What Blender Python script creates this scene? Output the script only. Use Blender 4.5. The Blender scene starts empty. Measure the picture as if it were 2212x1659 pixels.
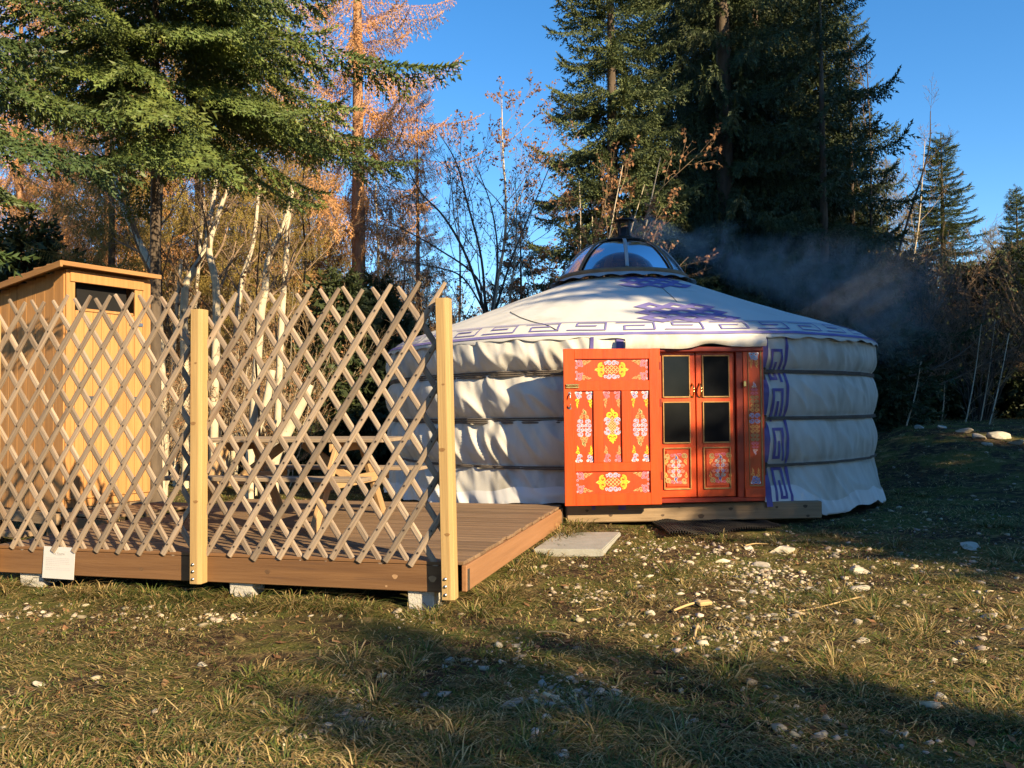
import bpy, bmesh, math, random
import numpy as np
from mathutils import Vector, Matrix

# ------------------------------------------------------------------ camera, sky, sun, exposure
SC = bpy.context.scene
COL = SC.collection
rad = math.radians
PITCH, ROLL, FPX = rad(1.6), rad(0.55), 1858.0      # FPX: focal length for a 2212 px wide picture
EYE = np.array([0.0, 0.0, 1.5])
_f = np.array([0, math.cos(PITCH), math.sin(PITCH)])
_u = np.array([0, -math.sin(PITCH), math.cos(PITCH)])
_r = np.array([1.0, 0, 0])
_r2 = _r * math.cos(ROLL) - _u * math.sin(ROLL)
_u2 = _u * math.cos(ROLL) + _r * math.sin(ROLL)
cam_d = bpy.data.cameras.new('camera')
cam_d.sensor_width = 36.0
cam_d.lens = 36.0 * FPX / 2212.0
cam_d.clip_start = 0.05
cam_d.clip_end = 3000
cam = bpy.data.objects.new('camera', cam_d)
COL.objects.link(cam)
cam.matrix_world = Matrix(((_r2[0], _u2[0], -_f[0], EYE[0]), (_r2[1], _u2[1], -_f[1], EYE[1]),
                           (_r2[2], _u2[2], -_f[2], EYE[2]), (0, 0, 0, 1)))
SC.camera = cam

SUN_EL, SUN_AZ = rad(24.0), rad(42.0)   # azimuth: to the right of straight behind the camera
sun_to = np.array([math.sin(SUN_AZ) * math.cos(SUN_EL), -math.cos(SUN_AZ) * math.cos(SUN_EL), math.sin(SUN_EL)])
world = bpy.data.worlds.new('World')
SC.world = world
world.use_nodes = True
wn = world.node_tree
bg = wn.nodes['Background']
sky = wn.nodes.new('ShaderNodeTexSky')
sky.sky_type = 'NISHITA'
sky.sun_disc = False
sky.sun_elevation = SUN_EL
sky.sun_rotation = math.atan2(sun_to[0], sun_to[1])
sky.altitude = 1200
sky.air_density = 1.0
sky.dust_density = 0.15
sky.ozone_density = 2.2
sat = wn.nodes.new('ShaderNodeHueSaturation')
sat.inputs['Saturation'].default_value = 1.30
sat.inputs['Value'].default_value = 1.0
wn.links.new(sky.outputs[0], sat.inputs['Color'])
wn.links.new(sat.outputs[0], bg.inputs[0])
bg.inputs[1].default_value = 0.104

sun_d = bpy.data.lights.new('sun', 'SUN')
sun_d.energy = 5.0
sun_d.angle = rad(0.55)
sun_d.color = (1.0, 0.77, 0.46)
sun = bpy.data.objects.new('sun', sun_d)
COL.objects.link(sun)
sun.rotation_euler = Vector((-sun_to[0], -sun_to[1], -sun_to[2])).to_track_quat('-Z', 'Y').to_euler()
sun.location = (12, -12, 14)

vs = SC.view_settings
vs.view_transform = 'Standard'
vs.look = 'None'
vs.exposure = 1.25
vs.gamma = 1.0
vs.use_curve_mapping = False
SC.render.engine = 'CYCLES'
cy = SC.cycles
cy.use_denoising = True
cy.max_bounces = 7
cy.diffuse_bounces = 3
cy.glossy_bounces = 3
cy.transmission_bounces = 4
cy.transparent_max_bounces = 8
cy.volume_bounces = 0
cy.volume_step_rate = 4.0
cy.volume_max_steps = 48
cy.caustics_reflective = False
cy.caustics_refractive = False

# ------------------------------------------------------------------ helpers
def ray(u, v):
    return _f + _r2 * (u - 1106) / FPX - _u2 * (v - 829.5) / FPX

def P(u, v, y):
    d = ray(u, v)
    return EYE + d * y / d[1]

def PZ(u, v, z):
    d = ray(u, v)
    return EYE + d * (z - EYE[2]) / d[2]

_lat = {}
def vn(x, y, seed=0):
    if seed not in _lat:
        _lat[seed] = np.random.RandomState(seed + 11).rand(256, 256)
    L = _lat[seed]
    x = np.asarray(x, float); y = np.asarray(y, float)
    xi = np.floor(x).astype(int); yi = np.floor(y).astype(int)
    fx = x - xi; fy = y - yi
    fx = fx * fx * (3 - 2 * fx); fy = fy * fy * (3 - 2 * fy)
    a = L[xi & 255, yi & 255]; b = L[(xi + 1) & 255, yi & 255]
    c = L[xi & 255, (yi + 1) & 255]; d = L[(xi + 1) & 255, (yi + 1) & 255]
    return (a * (1 - fx) + b * fx) * (1 - fy) + (c * (1 - fx) + d * fx) * fy

def fbm(x, y, seed=0, o=3):
    s = 0; a = 0.5
    for i in range(o):
        s = s + a * vn(np.asarray(x) * 2 ** i + 7.3 * i, np.asarray(y) * 2 ** i + 3.1 * i, seed + i)
        a *= 0.5
    return s

def sst(t):
    t = np.clip(t, 0, 1)
    return t * t * (3 - 2 * t)

def ground_z(x, y):
    x = np.asarray(x, float); y = np.asarray(y, float)
    h = 0.10 * sst((y - 6.2) / 3.6) + 0.05 * sst((y - 14) / 10)
    h = h + 0.95 * sst((y - 10.5) / 8.5) * sst((x - 5.2) / 3.6)
    h = h + 0.9 * sst((y - 24) / 40)
    near = np.exp(-((x - 1) ** 2 + (y - 7) ** 2) / 900)
    h = h + near * (0.09 * (fbm(x * .55, y * .55, 3) - .44) + 0.035 * (fbm(x * 2.7, y * 2.7, 5) - .44))
    h = h + near * 0.02 * (fbm(x * 9, y * 9, 8) - .44)
    return h

def G(u, v):
    """ground point seen at picture position (u, v)"""
    d = ray(u, v)
    t = 2.0
    while t < 80:
        p = EYE + d * t
        if p[2] <= float(ground_z(p[0], p[1])):
            break
        t += .02 if t < 14 else .05
    return np.array([p[0], p[1], float(ground_z(p[0], p[1]))])

def mat(name, c1, c2=None, rough=.8, scale=6.0, stretch=(1, 1, 1), ramp=(.35, .68), bump=0.0, bscale=None,
        attr=None, rand=0.0, spec=.3, metal=0.0, detail=5.0, c3=None, scale3=1.5, ramp3=(.55, .7), trans=0.0, coat=0.0):
    m = bpy.data.materials.new(name)
    m.use_nodes = True
    nt = m.node_tree; N = nt.nodes; Lk = nt.links
    b = N['Principled BSDF']
    b.inputs['Roughness'].default_value = rough
    b.inputs['Specular IOR Level'].default_value = spec
    b.inputs['Metallic'].default_value = metal
    if coat:
        b.inputs['Coat Weight'].default_value = coat
        b.inputs['Coat Roughness'].default_value = 0.15
    if c2 is None:
        c2 = tuple(x * .78 for x in c1)
    tc = N.new('ShaderNodeTexCoord')
    mp = N.new('ShaderNodeMapping')
    mp.inputs['Scale'].default_value = stretch
    Lk.new(tc.outputs['Object'], mp.inputs['Vector'])
    oi = N.new('ShaderNodeObjectInfo')
    w = N.new('ShaderNodeMath'); w.operation = 'MULTIPLY'; w.inputs[1].default_value = 37.0
    Lk.new(oi.outputs['Random'], w.inputs[0])
    def noise(sc, det):
        n = N.new('ShaderNodeTexNoise')
        n.noise_dimensions = '4D'
        n.inputs['Scale'].default_value = sc
        n.inputs['Detail'].default_value = det
        Lk.new(mp.outputs[0], n.inputs['Vector'])
        Lk.new(w.outputs[0], n.inputs['W'])
        return n
    n1 = noise(scale, detail)
    r1 = N.new('ShaderNodeMapRange')
    r1.inputs['From Min'].default_value, r1.inputs['From Max'].default_value = ramp
    Lk.new(n1.outputs[0], r1.inputs['Value'])
    mx = N.new('ShaderNodeMix'); mx.data_type = 'RGBA'
    mx.inputs[6].default_value = (*c1, 1); mx.inputs[7].default_value = (*c2, 1)
    Lk.new(r1.outputs[0], mx.inputs[0])
    out = mx.outputs[2]
    if c3:
        n3 = noise(scale3, 4)
        r3 = N.new('ShaderNodeMapRange')
        r3.inputs['From Min'].default_value, r3.inputs['From Max'].default_value = ramp3
        Lk.new(n3.outputs[0], r3.inputs['Value'])
        m3 = N.new('ShaderNodeMix'); m3.data_type = 'RGBA'
        m3.inputs[7].default_value = (*c3, 1)
        Lk.new(out, m3.inputs[6]); Lk.new(r3.outputs[0], m3.inputs[0])
        out = m3.outputs[2]
    if rand:
        rr = N.new('ShaderNodeMapRange')
        rr.inputs['To Min'].default_value = 1 - rand; rr.inputs['To Max'].default_value = 1 + rand
        Lk.new(oi.outputs['Random'], rr.inputs['Value'])
        hs = N.new('ShaderNodeHueSaturation')
        Lk.new(rr.outputs[0], hs.inputs['Value']); Lk.new(out, hs.inputs['Color'])
        out = hs.outputs[0]
    if attr:
        at = N.new('ShaderNodeAttribute'); at.attribute_name = attr
        ml = N.new('ShaderNodeMix'); ml.data_type = 'RGBA'; ml.blend_type = 'MULTIPLY'
        ml.inputs[0].default_value = 1
        Lk.new(out, ml.inputs[6]); Lk.new(at.outputs['Color'], ml.inputs[7])
        out = ml.outputs[2]
    Lk.new(out, b.inputs['Base Color'])
    if trans:
        tr = N.new('ShaderNodeBsdfTranslucent'); Lk.new(out, tr.inputs[0])
        ms = N.new('ShaderNodeMixShader'); ms.inputs[0].default_value = trans
        Lk.new(b.outputs[0], ms.inputs[1]); Lk.new(tr.outputs[0], ms.inputs[2])
        Lk.new(ms.outputs[0], N['Material Output'].inputs['Surface'])
    if bump:
        nb = noise(bscale or scale * 3, 6)
        bp = N.new('ShaderNodeBump'); bp.inputs['Strength'].default_value = bump
        bp.inputs['Distance'].default_value = 0.02
        Lk.new(nb.outputs[0], bp.inputs['Height']); Lk.new(bp.outputs[0], b.inputs['Normal'])
    return m

def tag(o, label=None, cat=None, group=None, kind=None):
    if label: o['label'] = label
    if cat: o['category'] = cat
    if group: o['group'] = group
    if kind: o['kind'] = kind
    return o

def link(o, parent=None):
    COL.objects.link(o)
    if parent is not None:
        o.parent = parent
        o.matrix_parent_inverse = parent.matrix_basis.inverted()
    return o

def empty(name, loc=(0, 0, 0)):
    o = bpy.data.objects.new(name, None)
    o.location = loc
    o.empty_display_size = .2
    COL.objects.link(o)
    return o

def add(name, me, parent=None, mtx=None):
    o = bpy.data.objects.new(name, me)
    if mtx is not None:
        o.matrix_basis = mtx
    return link(o, parent)

def pymesh(name, V, F, m, smooth=False, mats=None, mi=None):
    me = bpy.data.meshes.new(name)
    me.from_pydata([tuple(map(float, v)) for v in V], [], [tuple(map(int, f)) for f in F])
    for x in (mats or [m]):
        me.materials.append(x)
    if mi is not None:
        me.polygons.foreach_set('material_index', np.array(mi, dtype=np.int32))
    if smooth:
        me.polygons.foreach_set('use_smooth', np.ones(len(me.polygons), dtype=bool))
    me.update()
    return me

def trimesh(name, V, F, m, shade=None, smooth=False):
    """large triangle mesh; shade: (nF,3) own-colour factors per face"""
    V = np.asarray(V, dtype=np.float32).reshape(-1, 3)
    F = np.asarray(F, dtype=np.int32).reshape(-1, 3)
    me = bpy.data.meshes.new(name)
    nv, nf = len(V), len(F)
    me.vertices.add(nv); me.loops.add(nf * 3); me.polygons.add(nf)
    me.vertices.foreach_set('co', V.ravel())
    me.loops.foreach_set('vertex_index', F.ravel())
    me.polygons.foreach_set('loop_start', np.arange(0, nf * 3, 3, dtype=np.int32))
    me.polygons.foreach_set('loop_total', np.full(nf, 3, dtype=np.int32))
    if smooth:
        me.polygons.foreach_set('use_smooth', np.ones(nf, dtype=bool))
    if shade is not None:
        a = me.attributes.new('tint', 'FLOAT_COLOR', 'FACE')
        c = np.ones((nf, 4), dtype=np.float32); c[:, :3] = shade
        a.data.foreach_set('color', c.ravel())
    me.materials.append(m)
    me.update(calc_edges=True)
    return me

def grid_faces(nr, nc, wrap=False):
    i = np.arange(nr - 1)[:, None]; j = np.arange(nc if wrap else nc - 1)[None, :]
    j2 = (j + 1) % nc
    a = i * nc + j; b = i * nc + j2; c = (i + 1) * nc + j2; d = (i + 1) * nc + j
    return np.stack([np.stack([a, b, c], -1), np.stack([a, c, d], -1)], 2).reshape(-1, 3)

_boxc = {}
def boxmesh(name, size, m, bevel=.004):
    key = (tuple(round(s, 4) for s in size), m.name, bevel)
    if key in _boxc:
        return _boxc[key]
    bm = bmesh.new()
    bmesh.ops.create_cube(bm, size=1.0)
    bmesh.ops.scale(bm, vec=size, verts=bm.verts)
    if bevel:
        bmesh.ops.bevel(bm, geom=list(bm.edges), offset=min(bevel, min(size) * .3), segments=1, affect='EDGES')
    me = bpy.data.meshes.new(name)
    bm.to_mesh(me); bm.free()
    me.materials.append(m)
    _boxc[key] = me
    return me

def T(x, y, z): return Matrix.Translation((float(x), float(y), float(z)))
def RZ(a): return Matrix.Rotation(a, 4, 'Z')
def RX(a): return Matrix.Rotation(a, 4, 'X')
def RY(a): return Matrix.Rotation(a, 4, 'Y')

def box(name, size, mtx, m, parent=None, bevel=.004):
    return add(name, boxmesh(name, size, m, bevel), parent, mtx)

def beam(name, p0, p1, w, t, m, parent=None, upv=(0, 0, 1), bevel=.004):
    """bar from p0 to p1; w across (horizontal-ish), t along upv"""
    p0, p1, upv = Vector(p0), Vector(p1), Vector(upv)
    x = (p1 - p0); L = x.length; x.normalize()
    y = upv.cross(x); y.normalize()
    z = x.cross(y)
    c = (p0 + p1) / 2
    M = Matrix(((x[0], y[0], z[0], c[0]), (x[1], y[1], z[1], c[1]), (x[2], y[2], z[2], c[2]), (0, 0, 0, 1)))
    return box(name, (L, w, t), M, m, parent, bevel)

def tubes(polys, sides=5, cap=False):
    """polys: list of (pts (n,3), radii (n,)) -> V, F"""
    Vs, Fs, off = [], [], 0
    ang = np.arange(sides) * 2 * np.pi / sides
    ca, sa = np.cos(ang), np.sin(ang)
    fc = {}
    for pts, rr in polys:
        pts = np.asarray(pts, float); rr = np.asarray(rr, float)
        n = len(pts)
        d = np.gradient(pts, axis=0)
        d /= np.linalg.norm(d, axis=1)[:, None] + 1e-9
        ref = np.array([0.31, 0.95, 0.05]) if abs(d[0, 2]) > .8 else np.array([0, 0, 1.0])
        a = np.cross(d, ref); a /= np.linalg.norm(a, axis=1)[:, None] + 1e-9
        b = np.cross(d, a)
        V = pts[:, None, :] + rr[:, None, None] * (a[:, None, :] * ca[None, :, None] + b[:, None, :] * sa[None, :, None])
        Vs.append(V.reshape(-1, 3))
        if n not in fc:
            fc[n] = grid_faces(n, sides, True)
        Fs.append(fc[n] + off)
        if cap:
            for base in (0, (n - 1) * sides):
                Fs.append(np.array([[off + base, off + base + k, off + base + k + 1] for k in range(1, sides - 1)]))
        off += n * sides
    return np.concatenate(Vs), np.concatenate(Fs)

def lathe(prof, n=48, a0=0.0, a1=2 * np.pi):
    full = abs(a1 - a0 - 2 * np.pi) < 1e-6
    th = a0 + (a1 - a0) * np.arange(n) / (n if full else n - 1)
    V = np.array([[r * np.cos(t), r * np.sin(t), z] for r, z in prof for t in th])
    return V, grid_faces(len(prof), n, full)

def smooth_line(pts, k=6):
    """Catmull-Rom through points"""
    p = np.asarray(pts, float)
    q = np.vstack([2 * p[0] - p[1], p, 2 * p[-1] - p[-2]])
    out = []
    for i in range(1, len(q) - 2):
        for t in np.arange(k) / k:
            out.append(.5 * ((2 * q[i]) + (-q[i - 1] + q[i + 1]) * t + (2 * q[i - 1] - 5 * q[i] + 4 * q[i + 1] - q[i + 2]) * t * t
                             + (-q[i - 1] + 3 * q[i] - 3 * q[i + 1] + q[i + 2]) * t ** 3))
    out.append(p[-1])
    return np.array(out)
# ------------------------------------------------------------------ ground
def spread(lo, hi, dlo, dhi, step, growth=1.22):
    a = list(np.arange(dlo, dhi + 1e-6, step))
    s, x = step, dlo
    left = []
    while x > lo:
        s *= growth; x -= s; left.append(x)
    s, x = step, dhi
    right = []
    while x < hi:
        s *= growth; x += s; right.append(x)
    return np.array(left[::-1] + a + right)

gx = spread(-900, 900, -7, 9, .075)
gy = spread(-300, 1500, 2.2, 15, .075)
GX, GY = np.meshgrid(gx, gy)
GZ = ground_z(GX, GY)
m_ground = bpy.data.materials.new('soil_moss_and_thatch')
m_ground.use_nodes = True
def _ground_nodes():
    nt = m_ground.node_tree; N = nt.nodes; Lk = nt.links
    b = N['Principled BSDF']; b.inputs['Roughness'].default_value = .95
    b.inputs['Specular IOR Level'].default_value = .1
    tc = N.new('ShaderNodeTexCoord')
    def noise(s, d=6, dist=0):
        n = N.new('ShaderNodeTexNoise'); n.inputs['Scale'].default_value = s
        n.inputs['Detail'].default_value = d; n.inputs['Distortion'].default_value = dist
        Lk.new(tc.outputs['Object'], n.inputs['Vector']); return n
    def mix(a, c, n, lo, hi):
        r = N.new('ShaderNodeMapRange'); r.inputs['From Min'].default_value = lo; r.inputs['From Max'].default_value = hi
        Lk.new(n.outputs[0], r.inputs['Value'])
        m = N.new('ShaderNodeMix'); m.data_type = 'RGBA'
        Lk.new(r.outputs[0], m.inputs[0])
        if isinstance(a, tuple): m.inputs[6].default_value = (*a, 1)
        else: Lk.new(a, m.inputs[6])
        m.inputs[7].default_value = (*c, 1)
        return m.outputs[2]
    c = mix((.040, .026, .016), (.105, .070, .036), noise(14), .4, .65)
    c = mix(c, (.105, .100, .028), noise(1.6, 8, .6), .44, .56)
    c = mix(c, (.26, .19, .08), noise(5.5, 8, 1), .54, .70)
    c = mix(c, (.30, .26, .20), noise(60, 3), .69, .74)
    Lk.new(c, b.inputs['Base Color'])
    bp = N.new('ShaderNodeBump'); bp.inputs['Strength'].default_value = .9; bp.inputs['Distance'].default_value = .03
    Lk.new(noise(45, 8).outputs[0], bp.inputs['Height']); Lk.new(bp.outputs[0], b.inputs['Normal'])
_ground_nodes()
ground = add('ground', trimesh('ground', np.stack([GX, GY, GZ], -1), grid_faces(len(gy), len(gx)), m_ground, smooth=True))
tag(ground, kind='structure')
# ------------------------------------------------------------------ yurt
YC = np.array([1.80, 13.83])
DOOR_A = rad(5.6)                                    # the door looks this far to the right of the camera axis
def dirv(th):                                        # th: angle from the door direction, + to the right
    a = DOOR_A + th
    return np.array([np.sin(a), -np.cos(a)])
YZ0 = 0.12
yurt = empty('yurt', (YC[0], YC[1], YZ0))
tag(yurt, 'white canvas yurt with purple key pattern trim and orange painted doors', 'yurt')

m_canvas = mat('white_canvas', (.64, .625, .58), (.55, .535, .49), rough=.9, scale=2.6, stretch=(2.2, 2.2, .7), bump=.15, bscale=90,
               c3=(.33, .31, .245), scale3=1.3, ramp3=(.53, .76), trans=.06)
m_roofc = mat('roof_canvas', (.62, .615, .59), (.56, .56, .54), rough=.9, scale=1.4, bump=.08, bscale=90,
              c3=(.45, .45, .42), scale3=2.2, ramp3=(.55, .75))
m_hem = mat('white_hem', (.72, .72, .72), (.66, .67, .68), rough=.6, scale=2)
m_faded = mat('faded_roof_applique', (.15, .13, .36), (.22, .20, .42), rough=.9, scale=5)
m_purple = mat('purple_applique', (.115, .092, .30), (.17, .145, .35), rough=.9, scale=9)
m_rope = mat('grey_rope', (.17, .145, .125), (.10, .085, .075), rough=.95, scale=60, stretch=(1, 1, 4), bump=.5, bscale=150)
m_seam = mat('seam_thread', (.16, .15, .13), rough=.9)
m_orange = mat('orange_gloss_paint', (.61, .072, .009), (.48, .050, .007), rough=.36, scale=3.0, stretch=(5, 5, .5), spec=.4, bump=.10, bscale=12)
m_orange_d = mat('orange_panel_paint', (.53, .057, .008), (.42, .042, .007), rough=.4, scale=3.0, stretch=(5, 5, .5), bump=.10, bscale=12, spec=.45)
m_redframe = mat('red_frame_paint', (.25, .022, .007), (.20, .016, .006), rough=.4, scale=3, spec=.4)
m_gold = mat('gilt_moulding', (.42, .25, .09), (.30, .17, .06), rough=.45, scale=20)
m_brass = mat('brass', (.85, .60, .24), (.75, .50, .18), rough=.25, metal=1.0, scale=10)
m_steel = mat('zinc_steel', (.55, .55, .54), (.42, .42, .42), rough=.35, metal=1.0, scale=30)
m_dark = mat('interior_shade_black', (.010, .010, .011), rough=.9)  # near-black colour painted in place of the shade indoors
m_glass = mat('dark_window_glass', (.006, .007, .009), (.009, .010, .012), rough=.08, spec=.14)
m_sill = mat('weathered_beam_wood', (.30, .215, .135), (.22, .155, .095), rough=.8, scale=4, stretch=(.6, 9, 9), bump=.2,
             bscale=14, c3=(.13, .09, .06), scale3=2.6, ramp3=(.64, .72))

ROPES = (0.78, 1.345, 1.915)
Z_EAVE = 2.345
edges_z = [0.14, *ROPES, Z_EAVE]

def wall_r(th, z):
    th = np.asarray(th, float); z = np.asarray(z, float)
    left = sst((-th + .1) / .5)                       # 1 on the left side of the door
    arc = th * 3.7
    r = np.full(np.broadcast(th, z).shape, 3.67)
    for k in range(4):
        a, b = edges_z[k], edges_z[k + 1]
        m_ = .036
        t = np.clip((z - a - (m_ if k else 0)) / (b - a - m_ * (2 if 0 < k < 3 else 1)), 0, 1)
        ins = ((z >= a) & (z < b)) if k < 3 else (z >= a)
        amp = (.05, .062, .066, .060)[k] * (.55 + .9 * vn(arc * .8 + 13 * k, z * 0 + k, 31))
        bulge = amp * np.sin(np.pi * t) ** .62
        if k == 3:
            bulge = amp * np.where(t < .5, np.sin(np.pi * t) ** .62, 1.0 - .25 * (t - .5))
        if k == 0:
            bulge = bulge * .55 + .13 * (1 - t) ** 1.6
        # slanting folds, strongest just above and below the ropes
        sh = (arc * 5.2 + (z - a) * (3.4 if k % 2 else 4.2))
        n = vn(sh + 9 * k, (z - a) * 1.5 + 5 * k, 41 + k)
        fold = (1 - np.abs(2 * n - 1)) ** 1.6
        n2 = vn(arc * 13 + (z - a) * 5, (z - a) * 1.2, 51 + k)
        pinch = np.exp(-np.minimum(z - a, b - z) / .16)
        f = (.050 * left + .026) * fold * (.35 + .65 * np.sin(np.pi * t)) + (.030 + .020 * left) * (n2 - .5) * (.25 + .75 * pinch)
        big = .055 * (fbm(arc * 1.2 + z, z * 2.4, 61 + k) - .45)
        r = np.where(ins, r + bulge + f + big, r)
    return r

def wall_hem(th):                                    # lower rim of the wall cloth
    th = np.asarray(th, float)
    right = sst((th - .33) / .16)
    low = .16 + .05 * np.sin(th * 9 + 1) + .02 * np.sin(th * 31)
    return np.where(th < 0, .36 - .10 * sst((-th - .5) / .3) + .012 * np.sin(th * 40), .355 + (low - .355) * right)

def WP(th, z, off=0.0):
    """points on the wall cloth"""
    th = np.asarray(th, float); z = np.asarray(z, float)
    r = wall_r(th, z) + off
    return np.stack([YC[0] + np.sin(DOOR_A + th) * r, YC[1] - np.cos(DOOR_A + th) * r, z + 0 * r], -1)

TH0 = .222                                            # half opening of the doorway
ths = np.concatenate([np.linspace(TH0, 2.0, 360), np.linspace(2.0, 2 * np.pi - 2.0, 90)[1:-1], np.linspace(2 * np.pi - 2.0, 2 * np.pi - TH0, 360)])
ths = np.where(ths > np.pi, ths - 2 * np.pi, ths)
nz = 96
tz = np.linspace(0, 1, nz)
zb = wall_hem(ths)
ZZ = zb[None, :] + (Z_EAVE - .005 - zb[None, :]) * tz[:, None]
# keep the rope lines sharp: rows stay on straight heights except near the hem
Vw = WP(np.broadcast_to(ths[None, :], ZZ.shape), ZZ)
wall = add('wall_canvas', trimesh('wall_canvas', Vw, grid_faces(nz, len(ths)), m_canvas, smooth=True), yurt)
wall['label'] = 'wrinkled white canvas wall gathered by three rope bands'
# smooth white hem sewn to the lower rim
hz_ = np.linspace(0, 1, 9)
Hh = zb[None, :] + .02 - (.02 + .0) + (hz_[:, None]) * .19
Hv = WP(np.broadcast_to(ths[None, :], Hh.shape), Hh, .010)
hem = add('hem', trimesh('hem', Hv, grid_faces(9, len(ths)), m_hem, smooth=True), yurt)

# roof
def roof_z(r, th=0.0):
    t = np.clip((3.66 - r) / (3.66 - 1.0), 0, 1)
    z = 2.47 + .99 * (t ** .96) - .035 * np.sin(np.pi * t)
    roll = np.clip((r - 3.50) / .27, 0, 1)
    return z - .12 * roll ** 2.2
RO = 3.77
def RP(th, d, off=0.0):
    """points on the roof, d = distance in from the rim along the slope"""
    th = np.asarray(th, float); d = np.asarray(d, float)
    r = RO - d * .93
    sag = .003 * np.sin(th * 40) * sst((RO - .3 - r) / .5) * sst((r - 1.1) / .6) + .06 * (fbm(th * 1.6 + 9, r * .8, 71) - .44) * sst((r - 1.05) / .5)
    rim = .022 * (fbm(th * 5, r * 0 + 1.5, 75) - .44) * sst((.35 - d) / .3)
    z = roof_z(r) + sag + rim + off
    rr = r + off * .45
    return np.stack([YC[0] + np.sin(DOOR_A + th) * rr, YC[1] - np.cos(DOOR_A + th) * rr, z], -1)
rth = np.linspace(-np.pi, np.pi, 481)[:-1]
rd = np.concatenate([np.linspace(0, .4, 14), np.linspace(.4, (RO - 1.0) / .93, 46)[1:]])
TT, DD = np.meshgrid(rth, rd)
Vr = RP(TT, DD)
# rim turned down: an extra hanging edge
Vrim = Vr[0].copy(); Vrim[:, 2] -= .030 + .010 * np.sin(rth * 23) + .012 * np.sin(rth * 57)
Vrim2 = Vrim.copy(); cx = YC[0]; cyy = YC[1]
Vall = np.concatenate([Vrim[None], Vr], 0)
roof = add('roof_canvas', trimesh('roof_canvas', Vall, grid_faces(len(rd) + 1, len(rth), True), m_roofc, smooth=True), yurt)
roof['label'] = 'pale canvas roof cone with purple knot emblems'

def strip_on(surf, segs, name, m, parent, off=.008, step=.03):
    """segs: rectangles (a0,a1,b0,b1) in surface coordinates metres (arc, height)"""
    V, F = [], []
    for a0, a1, b0, b1 in segs:
        na = max(2, int(abs(a1 - a0) / step) + 2); nb = max(2, int(abs(b1 - b0) / step) + 2)
        A, B = np.meshgrid(np.linspace(a0, a1, na), np.linspace(b0, b1, nb))
        p = surf(A, B, off).reshape(-1, 3)
        F.append(grid_faces(nb, na) + sum(len(v) for v in V))
        V.append(p)
    return add(name, trimesh(name, np.concatenate(V), np.concatenate(F), m, smooth=True), parent)

def poly_segs(pts, w):
    """axis-aligned polyline -> rectangles"""
    out = []
    for (x0, y0), (x1, y1) in zip(pts[:-1], pts[1:]):
        if abs(x1 - x0) > abs(y1 - y0):
            s = 1 if x1 > x0 else -1
            out.append((min(x0, x1) - w / 2, max(x0, x1) + w / 2, y0 - w / 2, y0 + w / 2))
        else:
            out.append((x0 - w / 2, x0 + w / 2, min(y0, y1) + w / 2, max(y0, y1) - w / 2))
    return out

segs = [(-8.2, 8.2, .006, .050), (-8.2, 8.2, .305, .325)]
x = -8.0; k = 0
while x < 8.0:
    L = .46
    h0, h1 = .105, .260
    if k % 2 == 0:
        pts = [(x, h1), (x + L, h1), (x + L, h0 + .0), (x + .10, h0), (x + .10, (h0 + h1) / 2), (x + L - .12, (h0 + h1) / 2)]
    else:
        pts = [(x, h0), (x + L, h0), (x + L, h1), (x + .10, h1), (x + .10, (h0 + h1) / 2), (x + L - .12, (h0 + h1) / 2)]
    segs += poly_segs(pts, .022)
    x += L + .13; k += 1
mb = strip_on(lambda A, B, o: RP(A / 3.7, B, o), segs, 'key_pattern_border', m_faded, yurt, off=.010, step=.06)
mb['label'] = 'purple key pattern border along the roof rim'

def emblem(th, d, size):
    """woven knot lying on the roof: rings on a diagonal grid, rasterised so that no faces overlap"""
    cells = {(i, j) for i in range(3) for j in range(3)} | {(-1, 1), (1, -1), (3, 1), (1, 3)}
    s = size / 5.6
    n = 2
    fill = set()
    for i, j in cells:
        for p in (-1, 0, 1):
            for q in (-1, 0, 1):
                fill.add((i * n + p, j * n + q))
    for i, j in cells:
        fill.discard((i * n, j * n))
    u = size / 9.0
    rects = [((i - 2.5) * u, (i - 1.5) * u, (j - 2.5) * u, (j - 1.5) * u) for i, j in fill]
    c, sn = math.cos(rad(45)), math.sin(rad(45))
    r0 = RO - d * .93
    def surf(A, B, o):
        a = (A * c - B * sn) * 1.12; b = A * sn + B * c
        return RP(th + a / r0, d + b, o)
    return strip_on(surf, rects, 'knot_emblem', m_faded, yurt, off=.008, step=.2)
def roof_at(u, v):
    """angle and slope distance of the roof point seen at (u, v)"""
    best = None
    for d in np.linspace(.1, 2.9, 60):
        for th in np.linspace(-.8, .8, 50):
            p = RP(th, d) - EYE
            if p[1] <= 0: continue
            x = p @ _r2; yv = p @ _u2; f = p @ _f
            e = (1106 + FPX * x / f - u) ** 2 + (829.5 - FPX * yv / f - v) ** 2
            if best is None or e < best[0]:
                best = (e, th, d)
    _, t_, d_ = best
    for w in (.03, .01, .003):                       # refine
        c = []
        for d in np.linspace(d_ - w, d_ + w, 7):
            for th in np.linspace(t_ - w, t_ + w, 7):
                p = RP(th, d) - EYE
                f = p @ _f
                c.append(((1106 + FPX * (p @ _r2) / f - u) ** 2 + (829.5 - FPX * (p @ _u2) / f - v) ** 2, th, d))
        _, t_, d_ = min(c)
    return t_, d_
t1, d1 = roof_at(1476, 674)
emblem(t1, d1, 1.0)
t2, d2 = roof_at(1408, 606)
emblem(t2, d2, .8)
# sewn seams
for (ua, va), (ub, vb) in (((1098, 638), (1206, 716)), ((1430, 622), (1462, 652))):
    (ta, da), (tb, db) = roof_at(ua, va), roof_at(ub, vb)
    q = np.linspace(0, 1, 20)
    pts = RP(ta + (tb - ta) * q, da + (db - da) * q, .006)
    V, F = tubes([(pts, np.full(20, .005))], 4)
    add('seam', trimesh('seam', V, F, m_seam), yurt)

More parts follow.
